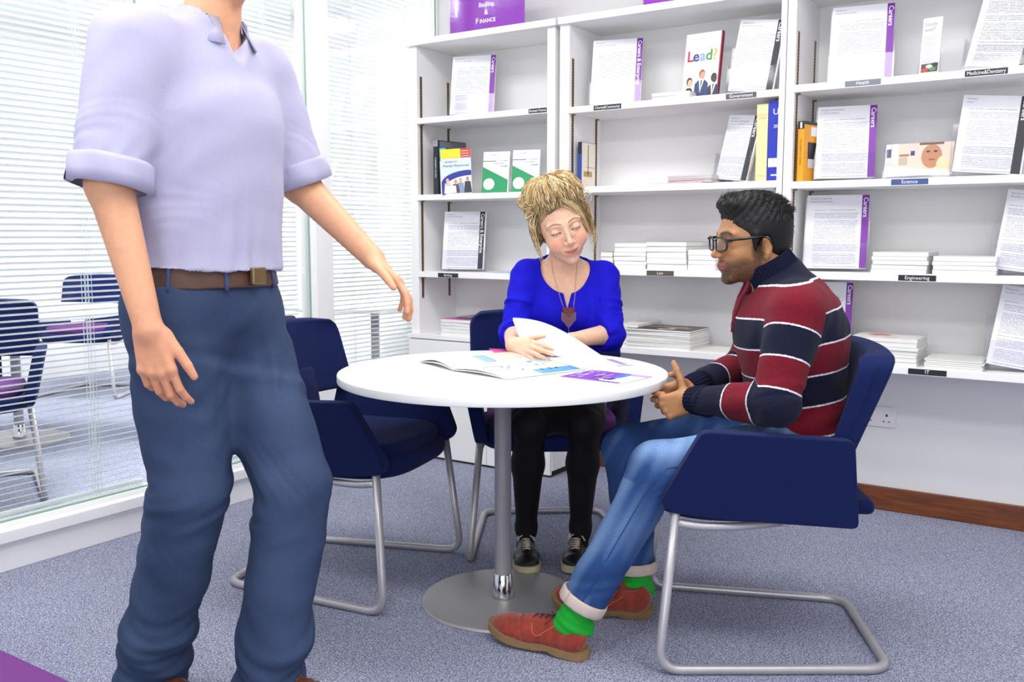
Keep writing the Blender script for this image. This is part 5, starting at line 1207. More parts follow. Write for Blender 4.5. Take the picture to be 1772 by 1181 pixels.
yawN = math.atan2(-0.115, 0.262)
def shoe_at(root, heel, yaw, pitch=0, roll=0, **k):
    M = Matrix.Translation(heel) @ Matrix.Rotation(yaw, 4, 'Z') @ Matrix.Rotation(-pitch, 4, 'Y') @ Matrix.Rotation(roll, 4, 'X')
    return shoe(root, M, **k)
shoe_at(man, (0.487, 0.232, 0.001), yawN, math.radians(2.5), 0, L_=0.305, upper=SUEDE, solem=SOLE_T, heelm=SOLE_T, laces_m=LACE_R)
shoe_at(man, (0.300, -0.070, 0.016), math.radians(-3), math.radians(2.5), math.radians(-24), L_=0.30, upper=SUEDE, solem=SOLE_T, heelm=SOLE_T, laces_m=LACE_R)
# hair: short sides, longer brushed top
HAIRB = mat('black_hair', '#0b090b', 0.55, var=0.3, scale=60, spec=0.35)
def strands(name, X, Nn, sel, root, m, T, dirf, n, L_, rad, seed, seg=4, wav=0.0, cols=None, lift=0.3, nside=4, rr=None):
    r = np.random.RandomState(seed); idx = r.choice(np.where(sel)[0], n); mb_v = []; mb_f = []; col = []; R = T[:3, :3]
    for i in idx:
        p = X[i].astype(float) - Nn[i] * 0.003; d = dirf(X[i], Nn[i], r); d = d / np.linalg.norm(d); nn = Nn[i].astype(float); ln = L_ * r.uniform(0.7, 1.3); pts = [p]
        v = (d * (1 - lift) + nn * lift); v /= np.linalg.norm(v); ph = r.rand() * 6; side = np.cross(v, nn)
        for k in range(seg):
            v = v * 0.8 + d * 0.25 - nn * 0.05 * k + side * wav * math.sin(ph + k * 1.3); v /= np.linalg.norm(v); p = p + v * ln / seg; pts.append(p)
        base = len(mb_v); c = cols[r.randint(len(cols))] if cols else (0, 0, 0); u0 = side / (np.linalg.norm(side) + 1e-9)
        for k, q in enumerate(pts):
            t = k / seg; rad_ = rad * (1 - t * 0.8) * (1 + 0.0 * t); w0 = np.cross(v, u0); w0 /= np.linalg.norm(w0) + 1e-9
            for j in range(nside): a = 2 * PI * j / nside; mb_v.append(q + (u0 * math.cos(a) + w0 * math.sin(a)) * rad_); col.append(c)
        for k in range(seg):
            for j in range(nside): a0 = base + k * nside; mb_f.append((a0 + j, a0 + (j + 1) % nside, a0 + nside + (j + 1) % nside, a0 + nside + j))
    return mb_v, mb_f, col
f = Form()
f.ell((-0.018, 0, 0.038), (0.101, 0.081, 0.094), 0.01, T=HM); f.ell((0.036, 0, 0.102), (0.060, 0.056, 0.028), 0.03, T=HM); f.ell((-0.052, 0, -0.025), (0.050, 0.064, 0.060), 0.03, T=HM)
f.ell((0.122, 0, -0.004), (0.072, 0.11, 0.086), 0.008, op='s', T=HM)                # face
f.ell((0.035, 0, -0.055), (0.060, 0.12, 0.045), 0.006, op='s', T=HM)
for s in (-1, 1): f.ell((-0.006, s * 0.088, -0.022), (0.027, 0.026, 0.040), 0.004, op='s', T=HM); f.cone((0.020, s * 0.0715, 0.02), (0.022, s * 0.0695, -0.018), 0.007, 0.004, 0.014, T=HM)
f.cut((HM @ a_((-0.03, 0, -0.075)))[:3], HM[:3, :3] @ np.array((0.45, 0, -1)), 0.01)
X, F = f.mesh(0.0035); N = normals(X, F)
inv = np.linalg.inv(HM); P = X @ inv[:3, :3].T + inv[:3, 3]
X = X + N * ((0.0016 * np.sin(P[:, 1] * 520 + 14 * np.sin(P[:, 0] * 60)) + 0.0012 * np.sin(P[:, 0] * 300 + P[:, 2] * 260)) * (P[:, 2] > 0.05))[:, None]
hair = mk('hair', X, F, HAIRB, man)
dm = lambda p, n, r: HM[:3, :3] @ np.array((-0.9 + r.randn() * 0.12, r.randn() * 0.22, 0.12)) if (inv @ a_(p))[0] < 0.06 else HM[:3, :3] @ np.array((-0.55 + r.randn() * 0.25, r.randn() * 0.25, 0.5))
V1, F1, _ = strands('t', X, N, P[:, 2] > 0.068, man, HAIRB, HM, dm, 3200, 0.019, 0.0008, 5, lift=0.05)
dl = lambda p, n, r: HM[:3, :3] @ np.array((-0.5, 0, -0.85)) + r.randn(3) * 0.12
V2, F2, _ = strands('t', X, N, (P[:, 2] < 0.07) & (np.abs(P[:, 1]) > 0.03) | (P[:, 0] < -0.06), man, HAIRB, HM, dl, 2200, 0.011, 0.0006, 6, lift=0.08)
V = V1 + V2; Fz = F1 + [tuple(i + len(V1) for i in q) for q in F2]
me = bpy.data.meshes.new('hair_strands'); me.from_pydata([tuple(v) for v in V], [], Fz); link('hair_strands', me, HAIRB, hair, smooth=True)
# glasses
gl = MB(); gm = mat('black_acetate', '#0d0c10', 0.18)
def gp(x, y, z): return (HM @ a_((x, y, z)))[:3]
lens = MB()
for s in (-1, 1):
    pts = []
    for k in range(28):
        a = 2 * PI * k / 28; cx = abs(math.cos(a)) ** 0.55 * math.copysign(1, math.cos(a)); cz = abs(math.sin(a)) ** 0.6 * math.copysign(1, math.sin(a)); y = 0.0335 + 0.0245 * cx; pts.append(gp(0.1085 - 0.011 * (y / 0.06) ** 2, s * y, -0.004 + 0.0185 * cz + 0.0015 * cx))
    gl.tube(pts, 0.0026, 8, closed=True); lens.add([Vector(p) for p in pts], [tuple(range(28))])
    gl.tube([gp(0.1005, s * 0.059, 0.009), gp(0.092, s * 0.068, 0.009), gp(0.05, s * 0.077, 0.010), (gp(0.006, s * 0.0815, 0.013)), gp(-0.012, s * 0.082, 0.004), gp(-0.022, s * 0.081, -0.012)], [0.0038, 0.0042, 0.0036, 0.0030, 0.0022, 0.0018], 8)
gl.tube([gp(0.108, -0.0095, 0.005), gp(0.1125, 0, 0.008), gp(0.108, 0.0095, 0.005)], 0.0019, 8)
gg = gl.build('glasses', gm, man, smooth=True); lens.build('lens', clear_mat('lens_glass', (0.96, 0.95, 0.99), 0.06), gg)

# ================================================================== seated woman in blue
wom = empty('person', (*CH_W[0], 0), CH_W[1], 'seated woman with curly blonde hair in a bright blue blouse holding a paper', 'person')
HW = T4(rotm(math.radians(7), math.radians(14), math.radians(18)), (0.108, 0.027, 1.181), 1.145)
wS = [(0.010, -0.088, 0.990), (0.010, 0.202, 0.990)]; wE = [(0.095, -0.135, 0.788), (0.125, 0.205, 0.788)]; wW = [(0.296, -0.150, 0.770), (0.215, 0.062, 0.778)]
def torso_w(f, g=0.0):
    f.ell((-0.10, 0.045, 0.56), (0.125 + g, 0.165 + g, 0.095 + g), 0.04)
    f.cone((-0.085, 0.045, 0.60), (-0.035, 0.052, 0.76), 0.088 + g, 0.086 + g, 0.05, side=(0, 1, 0), w=1.36)
    f.cone((-0.035, 0.052, 0.76), (-0.010, 0.055, 0.90), 0.088 + g, 0.092 + g, 0.05, side=(0, 1, 0), w=1.42)
    f.cone((0.0, -0.055, 0.972), (0.0, 0.165, 0.972), 0.050 + g, 0.050 + g, 0.05)
    for y in (0.005, 0.105): f.ell((0.048, y, 0.855), (0.058 + g, 0.058 + g, 0.062 + g), 0.04)
    f.cone((0.0, 0.053, 0.96), (0.020, 0.050, 1.035), 0.072 + g, 0.052 + g, 0.05)
    for y in (-0.075, 0.185): f.cone((-0.012, 0.053 + (0.03 if y > 0 else -0.03), 1.028), (-0.002, y, 0.992), 0.030 + g, 0.030 + g, 0.04)
def arms_w(f, g=0.0):
    for S, E_ in zip(wS, wE): f.cone(S, E_, 0.044 + g, 0.037 + g, 0.035)
f = Form(); torso_w(f); arms_w(f)
for E_, W_ in zip(wE, wW): f.cone(E_, W_, 0.038, 0.0245, 0.02)
f.cone((0.015, 0.050, 1.00), (0.065, 0.040, 1.115), 0.050, 0.047, 0.03)
wH = [(-0.08, -0.045, 0.55), (-0.08, 0.135, 0.55)]; wK = [(0.335, -0.095, 0.500), (0.335, 0.095, 0.500)]; wA = [(0.215, -0.098, 0.105), (0.222, 0.095, 0.105)]
for h_, k_, a_n in zip(wH, wK, wA): f.cone(h_, k_, 0.075, 0.055, 0.03); f.cone(k_, np.array(k_) * 0.6 + np.array(a_n) * 0.4 - [0.02, 0, 0], 0.05, 0.052, 0.02); f.cone(np.array(k_) * 0.6 + np.array(a_n) * 0.4 - [0.02, 0, 0], a_n, 0.052, 0.031, 0.02)
head_forms(f, HW, False); eye_slit(f, HW, -0.0048, 0.0019)
hand_forms(f, wW[0], (0.72, 0.68, -0.10), (0.62, -0.56, 0.55), (0, 0, 1), [D_(8, 14, 8), D_(6, 12, 8), D_(10, 16, 10), D_(16, 20, 10)], s=0.86, th=D_(38, 6, 6), spread=0.01, tdir=(0.45, 0.85, 0.30))
hand_forms(f, wW[1], (0.25, -0.95, -0.08), (0.1, 0.1, 1), (0.6, 0.7, 0), [D_(20, 30, 15), D_(20, 30, 15), D_(22, 30, 15), D_(24, 30, 15)], s=0.86, th=D_(40, 10, 10))
X, F = f.mesh(0.0035, refine=[((HW @ a_((0.05, 0, -0.02)))[:3], 0.115, 1), ((HW @ a_((0.09, 0, -0.025)))[:3], 0.06, 1), ((0.31, -0.075, 0.775), 0.11, 1)])
C_ = paint_head(X, HW, '#dcb095', '#b9605c', '#7a5438', brow_h=0.0022, blush='#cf7260', dz=-0.0048, open_=0.0022, lash='#2c1a12', brow_z=0.0235, smile=0.0045)
mk('body', X, F, SKIN_M, wom, {'col': ('FLOAT_COLOR', C_)})
eyes(HW, wom, '#2f3234', -0.0036, 1.10)
# blouse
f = Form(); torso_w(f, 0.011)
for S, E_, W_ in zip(wS, wE, wW):
    S_, E2, A_ = np.array(S), np.array(E_), np.array(W_) - np.array(E_); q = E2 + A_ * 0.30; f.cone(S_, E2, 0.02, 0.02, 0.0); f.merge(tube_sleeve([(S_, E2, 0.057, 0.052), (E2, q, 0.054, 0.054)], E2 + A_ * 0.22, A_), 0.03)
f.ell((-0.10, 0.045, 0.60), (0.138, 0.182, 0.10), 0.04)
# scooped neckline with a short front slit
def neck(P):
    x, y, z = P.T; y = y - 0.052; scoop = np.sqrt((y / 0.090) ** 2 + ((z - 1.030) / 0.100) ** 2 + (np.minimum(x, 0.0) / 0.035) ** 2) - 1.0
    scoop = scoop * 0.08; V_ = np.maximum(np.abs(y - 0.004) - 0.019 * np.clip((z - 0.868) / 0.075, 0, 1), 0.87 - z); V_ = np.where(x > 0.0, V_, 1.0)
    o = -np.minimum(scoop, V_); return o.astype(f32)
f.fn(neck)
X, F = f.mesh(0.0045); N = normals(X, F)
ring = 0
for S, E_ in zip(wS, wE):
    S_, A_ = np.array(S), np.array(E_) - np.array(S); L_ = np.linalg.norm(A_); pe = X - S_; t_ = pe @ A_ / L_ ** 2; dd_ = np.linalg.norm(pe - t_[:, None] * A_, axis=1); ring = ring + 0.007 * np.clip(1 - np.abs(t_ - 0.50) / 0.05, 0, 1) * (t_ > 0.5 - 0.05) * (dd_ < 0.085) * (np.abs(X[:, 1] - 0.053) > 0.12)
e1 = sum(np.exp(-(np.linalg.norm(X - (np.array(E_) + np.array(S) * 0) , axis=1) / 0.10) ** 2) for E_, S in zip(wE, wS))
slv = np.clip((np.abs(X[:, 1] - 0.053) - 0.11) / 0.03, 0, 1)
X = X + N * (ring + folds(X, 0.0030, 24, 21) + np.clip(e1, 0, 1) * folds(X, 0.005, 52, 22, (.6, .6, 1.3)) + slv * 0.0016 * np.sin(X[:, 2] * 120 + X[:, 0] * 60))[:, None]
BLUE = mat('blue_crepe', '#1411b2', 0.75, var=0.04, scale=300, bump=0.1, bscale=800, spec=0.12)
mk('blouse', X, F, BLUE, wom)
# side tails of the blouse hanging over the seat
tl = sheet3('blouse_tail', lambda u, v: (0.055 + 0.14 * u - 0.02 * v, 0.165 + 0.022 * math.sin(v * 3 + u * 4) + 0.01 * u + 0.03 * v, 0.69 - 0.11 * v + 0.015 * math.sin(u * 5) - 0.03 * (1 - u) * v), BLUE, thick=0.003, parent=wom)
# skirt and tights
BLK = mat('black_cloth', '#0b0a0c', 0.85, sheen=0.15, spec=0.2); TIGHT = mat('black_tights', '#0d0b0d', 0.7, spec=0.3)
f = Form(); f.ell((-0.10, 0.045, 0.555), (0.135, 0.178, 0.09), 0.04)
for h_, k_ in zip(wH, wK): k2 = np.array(h_) + (np.array(k_) - np.array(h_)) * 0.88; f.cone(h_, k2, 0.090, 0.073, 0.03)
f.cone((0.1, 0.02, 0.53), (0.26, 0.0, 0.515), 0.075, 0.06, 0.05)
X, F = f.mesh(0.007); mk('skirt', X, F, BLK, wom)
f = Form()
for h_, k_, a_n in zip(wH, wK, wA):
    m_ = np.array(k_) * 0.62 + np.array(a_n) * 0.38 - [0.022, 0, 0]; f.cone(h_, k_, 0.078, 0.060, 0.03); f.cone(k_, m_, 0.054, 0.056, 0.02); f.cone(m_, a_n, 0.056, 0.0345, 0.02); f.cone(a_n, np.array(a_n) + [0.02, 0, -0.05], 0.034, 0.026, 0.03)
X, F = f.mesh(0.006); mk('tights', X, F, TIGHT, wom)
BLKL = mat('black_leather', '#131316', 0.4, bump=0.1, bscale=300); CRSOLE = mat('cream_sole', '#cbbf9c', 0.7, var=0.06, scale=80); CRLACE = mat('cream_lace', '#d8cbb8', 0.8)
shoe_at(wom, (0.158, -0.098, 0.001), math.radians(-2), 0, 0, L_=0.252, upper=BLKL, solem=CRSOLE, heelm=CRSOLE, style='trainer', laces_m=CRLACE, wid=1.12, sole_h=0.030)
shoe_at(wom, (0.163, 0.094, 0.001), math.radians(-10), 0, 0, L_=0.252, upper=BLKL, solem=CRSOLE, heelm=CRSOLE, style='trainer', laces_m=CRLACE, wid=1.12, sole_h=0.030)
# hair: scalp layer, swept clumps, loose curls piled on top
BLONDE = mat('blonde_hair', '#b08a55', 0.55, attr='col', var=0.12, scale=200, spec=0.5)
HB = HW.copy(); HW = T4(rotm(math.radians(7), math.radians(14), math.radians(18)), (0.108, 0.027, 1.186), 1.105)
f = Form(); hw = lambda c: (HW @ a_(c))[:3]
f.ell((-0.022, 0, 0.042), (0.106, 0.086, 0.096), 0.01, T=HW); f.ell((-0.05, 0, -0.02), (0.065, 0.078, 0.07), 0.03, T=HW); f.ell((-0.045, 0, 0.095), (0.070, 0.078, 0.040), 0.04, T=HW); f.ell((0.015, 0, 0.095), (0.07, 0.066, 0.03), 0.03, T=HW)
for s in (-1, 1): f.ell((0.004, s * 0.080, 0.010), (0.036, 0.020, 0.062), 0.02, T=HW)
f.ell((0.113, 0.004, -0.006), (0.074, 0.0665, 0.086), 0.008, op='s', T=HW); f.ell((0.06, 0, -0.075), (0.07, 0.12, 0.05), 0.01, op='s', T=HW)
X, F = f.mesh(0.003); N = normals(X, F); inv = np.linalg.inv(HW); P = X @ inv[:3, :3].T + inv[:3, 3]
# grooves along the sweep towards the crown
ang = np.arctan2(P[:, 1], P[:, 0] + 0.02); gr = np.sin(ang * 70 + 3 * np.sin(P[:, 2] * 30) + 2 * np.sin(P[:, 0] * 30)); X = X + N * (0.0004 * gr + 0.0012 * np.sin(ang * 9 + P[:, 2] * 40))[:, None]
dk, lt = np.array(srgb('#4e3c28')), np.array(srgb('#b4976a')); w = np.clip(0.42 + 0.2 * gr + 0.3 * np.sin(ang * 9 + 1), 0, 1)[:, None]
hair = mk('hair', X, F, BLONDE, wom, {'col': ('FLOAT_COLOR', dk * (1 - w) + lt * w)})
r = np.random.RandomState(9); VV, FF, CC = [], [], []
def tube_np(pts, rad, col, ns=5):
    pts = np.array(pts); b = len(VV); n = len(pts); ref = np.array([0.3, 0.5, 0.8])
    for k in range(n):
        t = pts[min(k + 1, n - 1)] - pts[max(k - 1, 0)]; t = t / (np.linalg.norm(t) + 1e-9); u = np.cross(t, ref); u /= np.linalg.norm(u) + 1e-9; v = np.cross(t, u); rk = rad * min(1, 0.35 + 3 * k / n) * (1 - 0.75 * (k / (n - 1)) ** 2)
        for j in range(ns): a = 2 * PI * j / ns; VV.append(pts[k] + (u * math.cos(a) + v * math.sin(a)) * rk); CC.append(col * (0.75 + 0.45 * k / n))
    for k in range(n - 1):
        for j in range(ns): FF.append((b + k * ns + j, b + k * ns + (j + 1) % ns, b + (k + 1) * ns + (j + 1) % ns, b + (k + 1) * ns + j))
cols_b = [np.array(srgb(c)) for c in ('#6b5434', '#ae8e58', '#d3b683', '#e4cf9f', '#bf9d64', '#8a6c3e', '#ecdcb4')]
Nh = HW[:3, :3]
def L2W(c): return (HW @ a_(c))[:3]
# locks swept back from the hairline, following the scalp layer
for i in range(1500):
    th = r.uniform(-2.3, 2.3); at_ = abs(th); f0 = math.radians(17 - 8 * at_ ** 1.5 if at_ < 1.5 else 2 - 50 * (at_ - 1.5)); f1 = math.radians(r.uniform(70, 105)); s0 = r.uniform(0, 0.5) if r.rand() < 0.6 else 0.0
    c = cols_b[r.randint(7)]; ph = r.rand() * 6; am = r.uniform(0.0008, 0.0045); sw = r.uniform(-0.25, 0.55); k_r = r.uniform(1.0, 1.06); pts = []
    for k in range(12):
        t = s0 + (1 - s0) * k / 11; fi = f0 + (f1 - f0) * t; az = th * (1 - 0.15 * t) + sw * math.sin(t * PI) * 0.5
        q = np.array([0.1045 * math.cos(fi) * math.cos(az), (0.089 + 0.006 * t) * math.cos(fi) * math.sin(az), 0.104 * math.sin(fi)]) * k_r * (1 + 0.13 * math.exp(-((fi - 0.9) / 0.45) ** 2)) * (1 + 0.05 * math.sin(t * PI))
        pts.append(L2W(q + np.array([-0.020, 0, 0.040]) + np.array([math.sin(ph + k * 1.2), math.cos(ph + k), math.sin(ph * 2 + k * 0.9)]) * am))
    tube_np(pts, r.uniform(0.0007, 0.0020), c, 4)
# piled curls on the crown, loose coils around the outline
for i in range(560):
    u = r.rand(); a0 = r.uniform(-PI, PI); cx, cy, cz = -0.025 + float(np.clip(r.randn(), -1.6, 1.6)) * 0.042, float(np.clip(r.randn(), -1.7, 1.7)) * 0.050, 0.0; cz = 0.120 + r.randn() * 0.008 - 5.5 * cy * cy - 3.5 * (cx + 0.02) ** 2; c = cols_b[r.randint(1, 7)]
    R0 = r.uniform(0.006, 0.015); ax = r.randn(3); ax /= np.linalg.norm(ax); u_ = np.cross(ax, [0, 0, 1.0]); u_ /= np.linalg.norm(u_) + 1e-9; v_ = np.cross(ax, u_); n_t = r.uniform(0.5, 1.3); out = np.array([cx, cy * 1.1, 0.06]); out /= np.linalg.norm(out)
    pts = [L2W(np.array([cx, cy, cz]) + (u_ * math.cos(a0 + k / 12 * n_t * 2 * PI) + v_ * math.sin(a0 + k / 12 * n_t * 2 * PI)) * R0 * (1 + 0.04 * k) + out * (0.0018 * k)) for k in range(13)]
    tube_np(pts, r.uniform(0.0007, 0.0015), c, 4)
# fringe swept across the forehead to her left, wisps beside the face
for i in range(70):
    c = cols_b[r.randint(2, 7)]; x_, y_ = 0.062 + r.randn() * 0.006, -0.012 + r.uniform(-0.02, 0.03); e = r.uniform(0.8, 1.15); j = r.randn() * 0.003
    P0, P1, P2, P3 = np.array([x_, y_, 0.102]), np.array([x_ + 0.032, y_ + 0.03, 0.082]), np.array([0.070, 0.066 + j, 0.040]), np.array([0.050 + j, 0.078 + j, 0.02 - 0.07 * e])
    pts = [L2W((1 - t) ** 3 * P0 + 3 * t * (1 - t) ** 2 * P1 + 3 * t * t * (1 - t) * P2 + t ** 3 * P3 + np.array([0, 0.0025, 0]) * math.sin(i + t * 9)) for t in np.linspace(0, 1, 12)]
    tube_np(pts, r.uniform(0.0006, 0.0017), c)
for s in (-1, 1):
    for i in range(110):
        c = cols_b[r.randint(0, 7)]; x_ = r.uniform(-0.03, 0.052); top_ = np.array([x_, s * 0.074, 0.055 + r.randn() * 0.015]); L_ = r.uniform(0.06, 0.15) * (1 if r.rand() < 0.8 else 1.35); am = r.uniform(0.002, 0.006); ph = r.rand() * 6
        pts = []
        for k in range(13):
            t = k / 12; pts.append(L2W(top_ + np.array([0.006 * math.sin(ph + t * 7) - 0.012 * t, s * (0.022 * math.sin(t * PI * 0.8) + am * math.sin(ph + t * 9)), -L_ * t])))
        tube_np(pts, r.uniform(0.0005, 0.0016), c)
me = bpy.data.meshes.new('curls'); me.from_pydata([tuple(v) for v in VV], [], FF); a = me.attributes.new('col', 'FLOAT_COLOR', 'POINT'); a.data.foreach_set('color', np.concatenate([np.array(CC), np.ones((len(CC), 1))], 1).astype(f32).ravel())
link('curls', me, BLONDE, hair, smooth=True)
# necklace, pendant and earring
GOLD = mat('gold', '#c29a58', 0.35, 0.6)
def front_x(y, z): 
    P = np.array([[x, y, z] for x in np.linspace(0.2, -0.05, 126)]); ff = Form(); torso_w(ff, 0.011); v = ff.at(P); i = np.argmax(v < 0); return P[i][0]
nk = [(-0.018, 0.0, 1.02), (0.02, -0.002, 1.005), (0.052, 0.008, 0.965)] 
fbw = Form(); torso_w(fbw); fbw.cone((0.015, 0.050, 1.00), (0.065, 0.040, 1.115), 0.050, 0.047, 0.03)
def skin_x(y, z):
    P = np.array([[x, y, z] for x in np.linspace(0.2, -0.05, 251)]); v = fbw.at(P); i = np.argmax(v < 0); return P[i][0] + 0.0015
nk = [(skin_x(y, z), y, z) for y, z in ((0.002, 1.052), (0.003, 1.03), (0.006, 1.01), (0.012, 0.985))] + [(front_x(y, z) + 0.003, y, z) for y, z in ((0.018, 0.96), (0.026, 0.93), (0.034, 0.905), (0.042, 0.882))]
nk2 = [(skin_x(y, z), y, z) for y, z in ((0.090, 1.052), (0.092, 1.03), (0.092, 1.01), (0.089, 0.985))] + [(front_x(y, z) + 0.003, y, z) for y, z in ((0.086, 0.96), (0.084, 0.93), (0.080, 0.905), (0.076, 0.882))]
q = MB().tube(fillet(nk, 0.01, 3), 0.0011, 6).tube(fillet(nk2, 0.01, 3), 0.0011, 6); nl = q.build('necklace', GOLD, wom, smooth=True)
px_ = front_x(0.058, 0.865) + 0.006
MB().add([(px_, 0.036, 0.884), (px_, 0.082, 0.884), (px_, 0.078, 0.862), (px_ + 0.002, 0.059, 0.848), (px_, 0.040, 0.862)], [(0, 1, 2, 3, 4)]).build('pendant', mat('garnet', '#5a0f16', 0.3), nl, solid=0.004)
q = MB()
for k in range(15):
    y = 0.034 + 0.050 * k / 14; z0 = 0.868 - 0.018 * (1 - abs(k - 7) / 7); ln = 0.030 + 0.012 * (1 - abs(k - 7) / 7); q.tube([(px_ + 0.002, y, z0), (px_ + 0.003, y, z0 - ln)], 0.0009, 5)
q.tube([(px_ + 0.003, 0.059, 0.84), (px_ + 0.004, 0.059, 0.795)], 0.0008, 5); q.lathe([(0.0, 0.006), (0.004, 0.0), (0.0045, -0.006), (0, -0.008)], 10, (px_ + 0.004, 0.059, 0.79)); q.build('fringe_chains', GOLD, nl)
q = MB(); e0 = L2W((0.0, -0.085, -0.045)); q.lathe([(0, 0.012), (0.008, 0.004), (0.009, -0.008), (0.004, -0.016), (0, -0.018)], 10, tuple(e0)); q.build('earring', mat('turquoise', '#3fb8a8', 0.3), wom, smooth=True)
# the paper in her hands
WCW = Matrix.Translation((*CH_W[0], 0)) @ Matrix.Rotation(CH_W[1], 4, 'Z'); WCI = WCW.inverted()
def wl(px, py, xl):
    o = WCI @ Vector((0, 0, EYE)); d = WCI.to_3x3() @ ray(px, py); return o + d * ((xl - o.x) / d.x)
pA, pC, pB, pD = wl(887, 550, 0.262), wl(985, 579, 0.27), wl(1073, 634, 0.35), wl(906, 603, 0.29)
def held(u, v):
    a = pA.lerp(pC, u); b = pD.lerp(pB, u); p = a.lerp(b, v); n = Vector((0.5, 0, 0.85))
    return p + n * (0.012 * math.sin(u * PI) * (1 - v) + 0.006 * math.sin(u * PI * 1.0)) + Vector((0, 0, -0.006 * u * v))
ps = empty('held_paper', (*CH_W[0], 0), CH_W[1], 'white sheet of paper held up in the right hand of the woman', 'paper')
sheet3('page', held, mat('held_paper', '#bcc2d4', 0.6), parent=ps, thick=0.0006)
def held2(u, v):
    p = held(u, v); return p + Vector((0.012 * u + 0.004, 0.02 * u, -0.006 - 0.006 * u))
sheet3('rear_page', held2, PAPER, parent=ps, thick=0.0005)

# ================================================================== person walking past on the left
WKO, WKY = (-1.85, 1.46), math.radians(13.7)
wk = empty('person', (*WKO, 0), WKY, 'person walking past in a pale lilac shirt, brown belt and slate blue trousers', 'person')
HK = T4(rotm(math.radians(-8), math.radians(6), 0), (0.095, -0.005, 1.80), 1.03)
lat = np.array((0.10, 0.995, 0.0)); fwd_ = np.array((0.995, -0.10, 0.0)); wc = np.array((0.005, 0.0, 0.0))
def Wp(f_, l_, z_): return tuple(wc + fwd_ * f_ + lat * l_ + np.array((0, 0, z_)))
kS = [Wp(0.0, -0.205, 1.545), Wp(0.0, 0.205, 1.545)]; kE = [(-0.030, -0.270, 1.245), (0.085, 0.275, 1.275)]; kW = [(0.060, -0.275, 0.945), (0.300, 0.265, 1.085)]
def torso_k(f, g=0.0):
    f.ell(Wp(-0.02, 0, 0.98), (0.145 + g, 0.175 + g, 0.125 + g), 0.05, R=np.stack([fwd_, lat, [0, 0, 1]], 1))
    f.cone(Wp(0.0, 0, 1.02), Wp(0.01, 0, 1.40), 0.115 + g, 0.130 + g, 0.05, side=lat, w=1.36)
    f.cone(Wp(0, -0.155, 1.535), Wp(0, 0.155, 1.535), 0.068 + g, 0.068 + g, 0.06)
    f.cone(Wp(0.0, 0, 1.52), Wp(0.03, 0, 1.62), 0.09 + g, 0.062 + g, 0.05)
f = Form(); torso_k(f)
for S, E_, W_ in zip(kS, kE, kW): f.cone(S, E_, 0.056, 0.046, 0.03); f.cone(E_, W_, 0.047, 0.029, 0.02)
f.cone(Wp(0.02, 0, 1.60), tuple(HK[:3, 3] + np.array((-0.02, 0, -0.06))), 0.062, 0.058, 0.03)
kH = [Wp(-0.02, -0.09, 0.97), Wp(-0.02, 0.09, 0.97)]; kK = [(0.010, -0.105, 0.535), (0.205, 0.030, 0.540)]; kA = [(-0.135, -0.105, 0.115), (0.165, -0.040, 0.115)]
for h_, k_, a_n in zip(kH, kK, kA): f.cone(h_, k_, 0.082, 0.058, 0.03); f.cone(k_, a_n, 0.054, 0.036, 0.02)
head_forms(f, HK, True); eye_slit(f, HK, 0.0, 0.0045)
hand_forms(f, kW[0], (0.18, 0.02, -1.0), (0.25, -0.96, 0.0), (1, 0.2, 0), [D_(14, 26, 16), D_(18, 30, 18), D_(22, 32, 20), D_(26, 34, 20)], s=1.05, th=D_(28, 14, 10))
hand_forms(f, kW[1], (0.75, 0.05, -0.65), (0.55, 0.35, 0.75), (0.5, -0.8, 0.2), [D_(12, 22, 12), D_(14, 26, 14), D_(18, 28, 16), D_(22, 30, 16)], s=1.05, th=D_(30, 12, 10))
X, F = f.mesh(0.0042, refine=[((HK @ a_((0.08, 0, -0.02)))[:3], 0.09, 1)])
C_ = paint_head(X, HK, '#dba27e', '#b56a60', '#5a3c28', brow_h=0.0045, blush='#d0806a')
low = np.clip((1.02 - X[:, 2]) / 0.1, 0, 1) * (np.abs(X[:, 1]) > 0.2); C_ = C_ * (1 - 0.35 * low[:, None]) + np.array(srgb('#cc8468')) * 0.35 * low[:, None]
mk('body', X, F, SKIN_M, wk, {'col': ('FLOAT_COLOR', C_)}); eyes(HK, wk, '#4a5a6a', 0.0, 1.03)
SHIRT = mat('lilac_shirt', '#adabc6', 0.85, var=0.03, scale=200, bump=0.1, bscale=600, sheen=0.1)
f = Form(); torso_k(f, 0.022)
for S, E_ in zip(kS, kE):
    S_, A_ = np.array(S), np.array(E_) - np.array(S); f.cone(S_, S_ + A_ * 0.85, 0.04, 0.04, 0.0); f.merge(tube_sleeve([(S_, S_ + A_, 0.082, 0.078)], S_ + A_ * 0.955, A_), 0.03)
f.cut((0, 0, 1.064), (-0.05, 0, -1), 0.0)
f.cone(Wp(0.05, 0, 1.62), Wp(0.03, 0, 1.75), 0.068, 0.08, 0.01, op='s'); f.ell(Wp(0.13, 0, 1.60), (0.05, 0.028, 0.065), 0.012, op='s', R=np.stack([fwd_, lat, [0, 0, 1]], 1))
X, F = f.mesh(0.006); N = normals(X, F); el = sum(np.exp(-(np.linalg.norm(X - np.array(E_), axis=1) / 0.14) ** 2) for E_ in kE); ws = np.exp(-((X[:, 2] - 1.10) / 0.09) ** 2)
X = X + N * (folds(X, 0.006, 16, 31) + el * folds(X, 0.007, 40, 32) + ws * folds(X, 0.007, 42, 33, (1, 1, .5)))[:, None]
sh = mk('shirt', X, F, SHIRT, wk)
